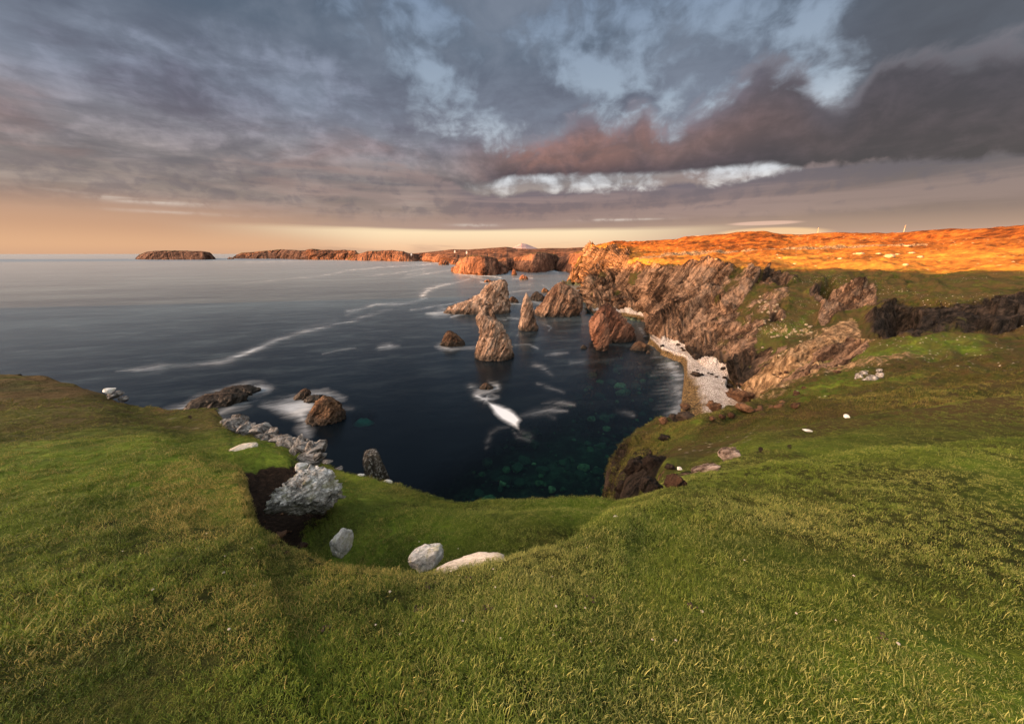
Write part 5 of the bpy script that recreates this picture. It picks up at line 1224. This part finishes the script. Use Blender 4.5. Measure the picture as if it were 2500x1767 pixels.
def ruin(px0, px1, pyt, pyb, r_, label, opens):
    a = pr(px0, pyb, r_); b = pr(px1, pyb, r_); c = (a + b) / 2; wd = np.linalg.norm((b - a)[:2]); z = ground_z(c[0], c[1])
    top = pr((px0 + px1) / 2, pyt, r_)[2]; h = max(top - z, 1.5)
    e = empty('concrete_ruin', (c[0], c[1], z), math.atan2(b[1] - a[1], b[0] - a[0]), label, 'ruin', 'old concrete buildings on the skyline')
    bm = bmesh.new(); d = wd * .35; tk = .35
    for (x0, x1) in [(-wd / 2 + k * wd / (opens + 1) + .6 * (k > 0), -wd / 2 + (k + 1) * wd / (opens + 1) - .6 * (k < opens)) for k in range(opens + 1)]: box(bm, x0, x1, 0, tk, -1, h - .35)
    box(bm, -wd / 2, wd / 2, d, d + tk, -1, h - .35); box(bm, -wd / 2, -wd / 2 + tk, tk, d, -1, h - .35); box(bm, wd / 2 - tk, wd / 2, tk, d, -1, h - .35)
    bm_obj('wall', bm, conc, e)
    bm = bmesh.new(); box(bm, -wd / 2 - .25, wd / 2 + .25, -.25, d + tk + .25, h - .35, h); bm_obj('roof', bm, conc, e)
ruin(1689, 1723, 576.5, 583, 446, 'long flat-roofed concrete ruin, leftmost on the moor skyline', 4)
ruin(1731, 1744, 574.5, 580, 446, 'small square concrete ruin in the middle of the three on the skyline', 1)
ruin(1748, 1763, 577, 580, 446, 'lowest concrete ruin, rightmost of the three on the skyline', 2)
def cottage(px, py, r_, wd, label):
    w = pr(px, py, r_)
    e = empty('cottage', w, -math.atan2(w[0], w[1]), label, 'cottage', 'white cottages among the far hills')
    bm = bmesh.new(); box(bm, -wd / 2, wd / 2, 0, wd * .5, -8, wd * .3); bm_obj('wall', bm, lime, e)
    bm = bmesh.new(); z0_, z1_ = wd * .3, wd * .52; vs = [bm.verts.new(v) for v in ((-wd / 2 - .3, -.3, z0_), (wd / 2 + .3, -.3, z0_), (wd / 2 + .3, wd * .5 + .3, z0_), (-wd / 2 - .3, wd * .5 + .3, z0_), (-wd / 2 - .3, wd * .25, z1_), (wd / 2 + .3, wd * .25, z1_))]
    for f in ((0, 1, 5, 4), (2, 3, 4, 5), (0, 4, 3), (1, 2, 5), (0, 3, 2, 1)): bm.faces.new([vs[i] for i in f])
    rf_ = bm_obj('roof', bm, slate, e)
    bm = bmesh.new(); box(bm, -wd * .06, wd * .06, wd * .2, wd * .3, z1_ - .5, z1_ + wd * .1); bm_obj('chimney', bm, lime, rf_)
cottage(1004, 619.5, 1750, 6, 'tiny white cottage on the far headland, leftmost of the cottages')
cottage(1110, 612.5, 1600, 5.5, 'tiny white cottage high on the far hills, middle one')
cottage(1139, 614.5, 1450, 5, 'tiny white cottage on the far hillside, right of the middle one')

# sheep droppings and little stones in the turf
pel = boulder_mesh('dropping', simple('dung', (.05, .032, .02), sc=40), 160, 2, 3, .05, 0)
for (cx, cy, n_) in [(1050, 1434, 9), (1152, 1410, 2), (1020, 1492, 6), (1190, 1488, 7), (1690, 1488, 5), (2150, 1565, 6), (800, 1540, 6), (1440, 1470, 4)]:
    for k in range(n_):
        g = ground_hit(cx + rnd.uniform(-13, 13), cy + rnd.uniform(-8, 8), 0, 8)
        if g is None: continue
        s_ = rnd.uniform(.007, .011)
        put(pel, 'dropping', (g[0], g[1], g[2] + .022), (s_, s_ * .8, s_ * .8), (0, 0, rnd.uniform(0, 6)), 'small brown sheep dropping lying in the near turf', 'dropping', 'sheep droppings in the near turf')
for i in range(14):
    cx = rnd.uniform(640, 735); cy = rnd.uniform(1262, 1352); g = ground_hit(cx, cy, 0, 12)
    if g is None: continue
    s_ = rnd.uniform(.018, .04)
    put(bb[i % 4], 'soil_stone', (g[0], g[1], g[2] + .01), (s_, s_, s_ * .6), (0, 0, rnd.uniform(0, 6)), 'small brown stone in the bare dark earth below the big boulder', 'stone', 'small stones in the dark earth')
bit = boulder_mesh('turf_stone', M['cream'], 161, 3, 5, .08, .0)
for i in range(34):
    cx = rnd.uniform(260, 2240); cy = rnd.uniform(1300, 1580); g = ground_hit(cx, cy, 0, 9)
    if g is None: continue
    s_ = rnd.uniform(.005, .010)
    put(bit, 'turf_stone', (g[0], g[1], g[2] + .02), (s_, s_, s_ * .7), (0, 0, rnd.uniform(0, 6)), 'tiny pale stone lying in the near turf', 'stone', 'tiny stones scattered in the near turf')

# ------------------------------------------------------------------ grass blades on the near turf
def grass_mat():
    m, t, b, o = mat('grass_blade'); p = pos(t)
    tip = attr(t, 'tip'); rb = attr(t, 'rand')
    inf = t.nodes.new('ShaderNodeObjectInfo'); ro = E(t, inf.outputs['Random'])
    n_ = noise(t, p, .55, 4, .6); n2_ = noise(t, p, 2.3, 3, .6)
    dn = attr(t, 'dry', 'INSTANCER')
    fresh = mix(t, rb, (.060, .108, .009), (.215, .295, .030))
    wm = attr(t, 'warm', 'INSTANCER')
    dry = mix(t, wm, mix(t, rb, (.22, .24, .045), (.46, .45, .14)), mix(t, rb, (.20, .16, .033), (.46, .36, .11)))
    patch_tone = noise(t, p, .9, 5, .65).ss(.36, .60)  # random lighter and darker patches in the fresh green
    fresh = mix(t, patch_tone, mix(t, 1.0, fresh, (.5, .55, .5), 'MULTIPLY'), fresh)
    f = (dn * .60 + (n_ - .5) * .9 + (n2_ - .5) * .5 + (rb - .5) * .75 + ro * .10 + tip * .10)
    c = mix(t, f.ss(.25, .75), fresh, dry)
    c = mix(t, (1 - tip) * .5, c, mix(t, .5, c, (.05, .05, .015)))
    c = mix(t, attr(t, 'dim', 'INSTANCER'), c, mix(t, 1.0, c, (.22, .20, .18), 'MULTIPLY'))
    lk(t, c, b.inputs['Base Color']); b.inputs['Roughness'].default_value = .6; b.inputs['Specular IOR Level'].default_value = .25
    trn = t.nodes.new('ShaderNodeBsdfTranslucent'); lk(t, c, trn.inputs[0])
    mx = t.nodes.new('ShaderNodeMixShader'); mx.inputs[0].default_value = .28
    t.links.new(b.outputs[0], mx.inputs[1]); t.links.new(trn.outputs[0], mx.inputs[2]); t.links.new(mx.outputs[0], o.inputs[0]); return m
GM = grass_mat()
gc = bpy.data.collections.new('tufts')
def tuft(seed, nb=34, rad=.045, hgt=.06, stalks=0):
    rs = np.random.RandomState(seed); V, Fq, tip, rv = [], [], [], []
    for i in range(nb):
        a = rs.uniform(0, 6.28); r_ = rad * math.sqrt(rs.rand()); bx, by = r_ * math.cos(a), r_ * math.sin(a)
        h = hgt * rs.uniform(.45, 1.25) * (1.8 if i < stalks else 1); la = rs.uniform(0, 6.28); ln = rs.uniform(.3, .9) * h; w = rs.uniform(.0008, .0016)
        dx, dy = math.cos(la), math.sin(la); px_, py_ = -dy * w, dx * w; k0 = len(V); c = rs.rand() if i >= stalks else 1.7
        for (t, ww) in ((0, 1), (.5, .85), (.85, .5), (1.0, .08)):
            x = bx + dx * ln * t ** 2; y = by + dy * ln * t ** 2; z = h * (t - .25 * t * t) - .006
            V += [(x - px_ * ww, y - py_ * ww, z), (x + px_ * ww, y + py_ * ww, z)]; tip += [t, t]; rv += [c, c]
        for k in range(3): q_ = k0 + 2 * k; Fq.append((q_, q_ + 1, q_ + 3, q_ + 2))
    o = mesh('grass_tuft', V, Fq, GM, attrs=dict(tip=tip, rand=rv)); COL.objects.unlink(o); gc.objects.link(o)
for i in range(8): tuft(200 + i, 56, .05, .018 + .005 * (i % 4), 1 if i == 7 else 0)
def grass():
    fr = np.arange(len(FA)); v0 = Pd[FA[:, 0]]; v1 = Pd[FA[:, 1]]; v2 = Pd[FA[:, 2]]; v3 = Pd[FA[:, 3]]
    area = np.linalg.norm(np.cross(v2 - v0, v3 - v1), axis=1) * .5
    rr_ = np.hypot(v0[:, 0], v0[:, 1])
    far_t = (rr_ > 26) & (rr_ < 88) & (v0[:, 2] > 3) & (project(v0)[0] > 1480)
    sel = (((fi < K4 + .9) & (rr_ < 30)) | far_t) & (rr_ > .5) & (earth[FA[:, 0]] < .35) & (rock[FA[:, 0]] < .6)
    dens_ = 1100 / (1 + (rr_ / 3.0) ** 1.9)
    w = np.where(sel, area * dens_, 0); tot = w.sum(); n = int(min(tot, 190000))
    pick = RS.choice(fr, n, p=w / tot); a = RS.rand(n, 1); b = RS.rand(n, 1)
    pt = v0[pick] * (1 - a) * (1 - b) + v1[pick] * a * (1 - b) + v2[pick] * a * b + v3[pick] * (1 - a) * b
    rg = np.hypot(pt[:, 0], pt[:, 1]); sc = (.75 + .5 * RS.rand(n)) * (1 + np.clip(rg - 3, 0, 30) * .045)
    sc *= np.clip(1 + fbm(pt, .8, 3) * .7, .5, 1.7) * (1 + 1.6 * sstep(rg, 24, 40))
    rot = np.zeros((n, 3)); rot[:, 2] = RS.rand(n) * 6.28; rot[:, 0] = RS.randn(n) * .15; rot[:, 1] = RS.randn(n) * .15
    tx, ty = project(pt); dry = np.full(n, .23)
    def reg(poly, v, bl=35):
        d, _ = seg_dist(tx, ty, list(poly) + [poly[0]]); s = np.where(inpoly(tx, ty, poly), d, -d); m = sstep(s, -bl, bl); dry[:] = dry * (1 - m) + v * m
    reg([(1050, 1420), (1300, 1380), (1500, 1290), (1700, 1220), (2600, 1180), (2600, 1800), (900, 1800)], .40, 60)
    reg([(330, 1190), (450, 1130), (600, 1180), (600, 1300), (500, 1340), (360, 1300)], .60); reg([(330, 1480), (500, 1420), (700, 1440), (780, 1560), (600, 1640), (330, 1620)], .55)
    reg([(250, 1300), (500, 1340), (620, 1400), (560, 1430), (300, 1460)], .16)
    reg([(680, 1160), (900, 1180), (1250, 1235), (1500, 1225), (1450, 1280), (1330, 1330), (1000, 1380), (760, 1370), (720, 1300)], .13, 20)
    reg([(1560, 1240), (1800, 1150), (2300, 1100), (2300, 1150), (1900, 1190), (1600, 1290)], .12, 25)
    reg([(560, 1080), (640, 1075), (720, 1110), (700, 1135), (590, 1130)], .0, 10)
    d_, _ = seg_dist(tx, ty, [(577, 1156), (613, 1263), (681, 1350), (811, 1386), (900, 1402), (1000, 1415), (1142, 1397), (1233, 1379), (1350, 1341)]); dry += .45 * np.exp(-(d_ / 22) ** 2)
    dry += fbm(pt, .5, 3) * .15
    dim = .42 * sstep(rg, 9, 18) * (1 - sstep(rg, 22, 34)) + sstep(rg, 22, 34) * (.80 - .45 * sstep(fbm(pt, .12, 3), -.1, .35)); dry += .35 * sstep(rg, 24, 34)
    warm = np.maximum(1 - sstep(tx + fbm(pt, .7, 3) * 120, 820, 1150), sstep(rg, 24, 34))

    me = bpy.data.meshes.new('grass'); me.vertices.add(n); me.vertices.foreach_set('co', pt.astype(np.float32).ravel())
    s_ = me.attributes.new('scl', 'FLOAT', 'POINT'); s_.data.foreach_set('value', sc.astype(np.float32))
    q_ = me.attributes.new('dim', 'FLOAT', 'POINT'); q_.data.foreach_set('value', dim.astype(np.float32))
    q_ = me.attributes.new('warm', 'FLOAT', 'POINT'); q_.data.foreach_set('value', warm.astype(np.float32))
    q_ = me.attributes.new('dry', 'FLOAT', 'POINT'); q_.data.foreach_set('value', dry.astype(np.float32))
    r_ = me.attributes.new('rot', 'FLOAT_VECTOR', 'POINT'); r_.data.foreach_set('vector', rot.astype(np.float32).ravel())
    o = bpy.data.objects.new('grass', me); COL.objects.link(o)
    tag(o, 'short green and straw-coloured turf covering the near headland', 'grass', kind='stuff')
    ng = bpy.data.node_groups.new('grass', 'GeometryNodeTree')
    ng.interface.new_socket('Geometry', in_out='INPUT', socket_type='NodeSocketGeometry'); ng.interface.new_socket('Geometry', in_out='OUTPUT', socket_type='NodeSocketGeometry')
    gi_ = ng.nodes.new('NodeGroupInput'); go = ng.nodes.new('NodeGroupOutput'); ip = ng.nodes.new('GeometryNodeInstanceOnPoints'); ci = ng.nodes.new('GeometryNodeCollectionInfo')
    ci.inputs['Collection'].default_value = gc; ci.inputs['Separate Children'].default_value = True; ci.inputs['Reset Children'].default_value = True
    ip.inputs['Pick Instance'].default_value = True
    a1 = ng.nodes.new('GeometryNodeInputNamedAttribute'); a1.data_type = 'FLOAT'; a1.inputs[0].default_value = 'scl'
    a2 = ng.nodes.new('GeometryNodeInputNamedAttribute'); a2.data_type = 'FLOAT_VECTOR'; a2.inputs[0].default_value = 'rot'
    L = ng.links.new
    L(gi_.outputs[0], ip.inputs['Points']); L(ci.outputs[0], ip.inputs['Instance']); L(a1.outputs[0], ip.inputs['Scale']); L(a2.outputs[0], ip.inputs['Rotation']); L(ip.outputs[0], go.inputs[0])
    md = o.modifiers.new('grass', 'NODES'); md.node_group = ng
    print('tufts', n, tot)
grass()
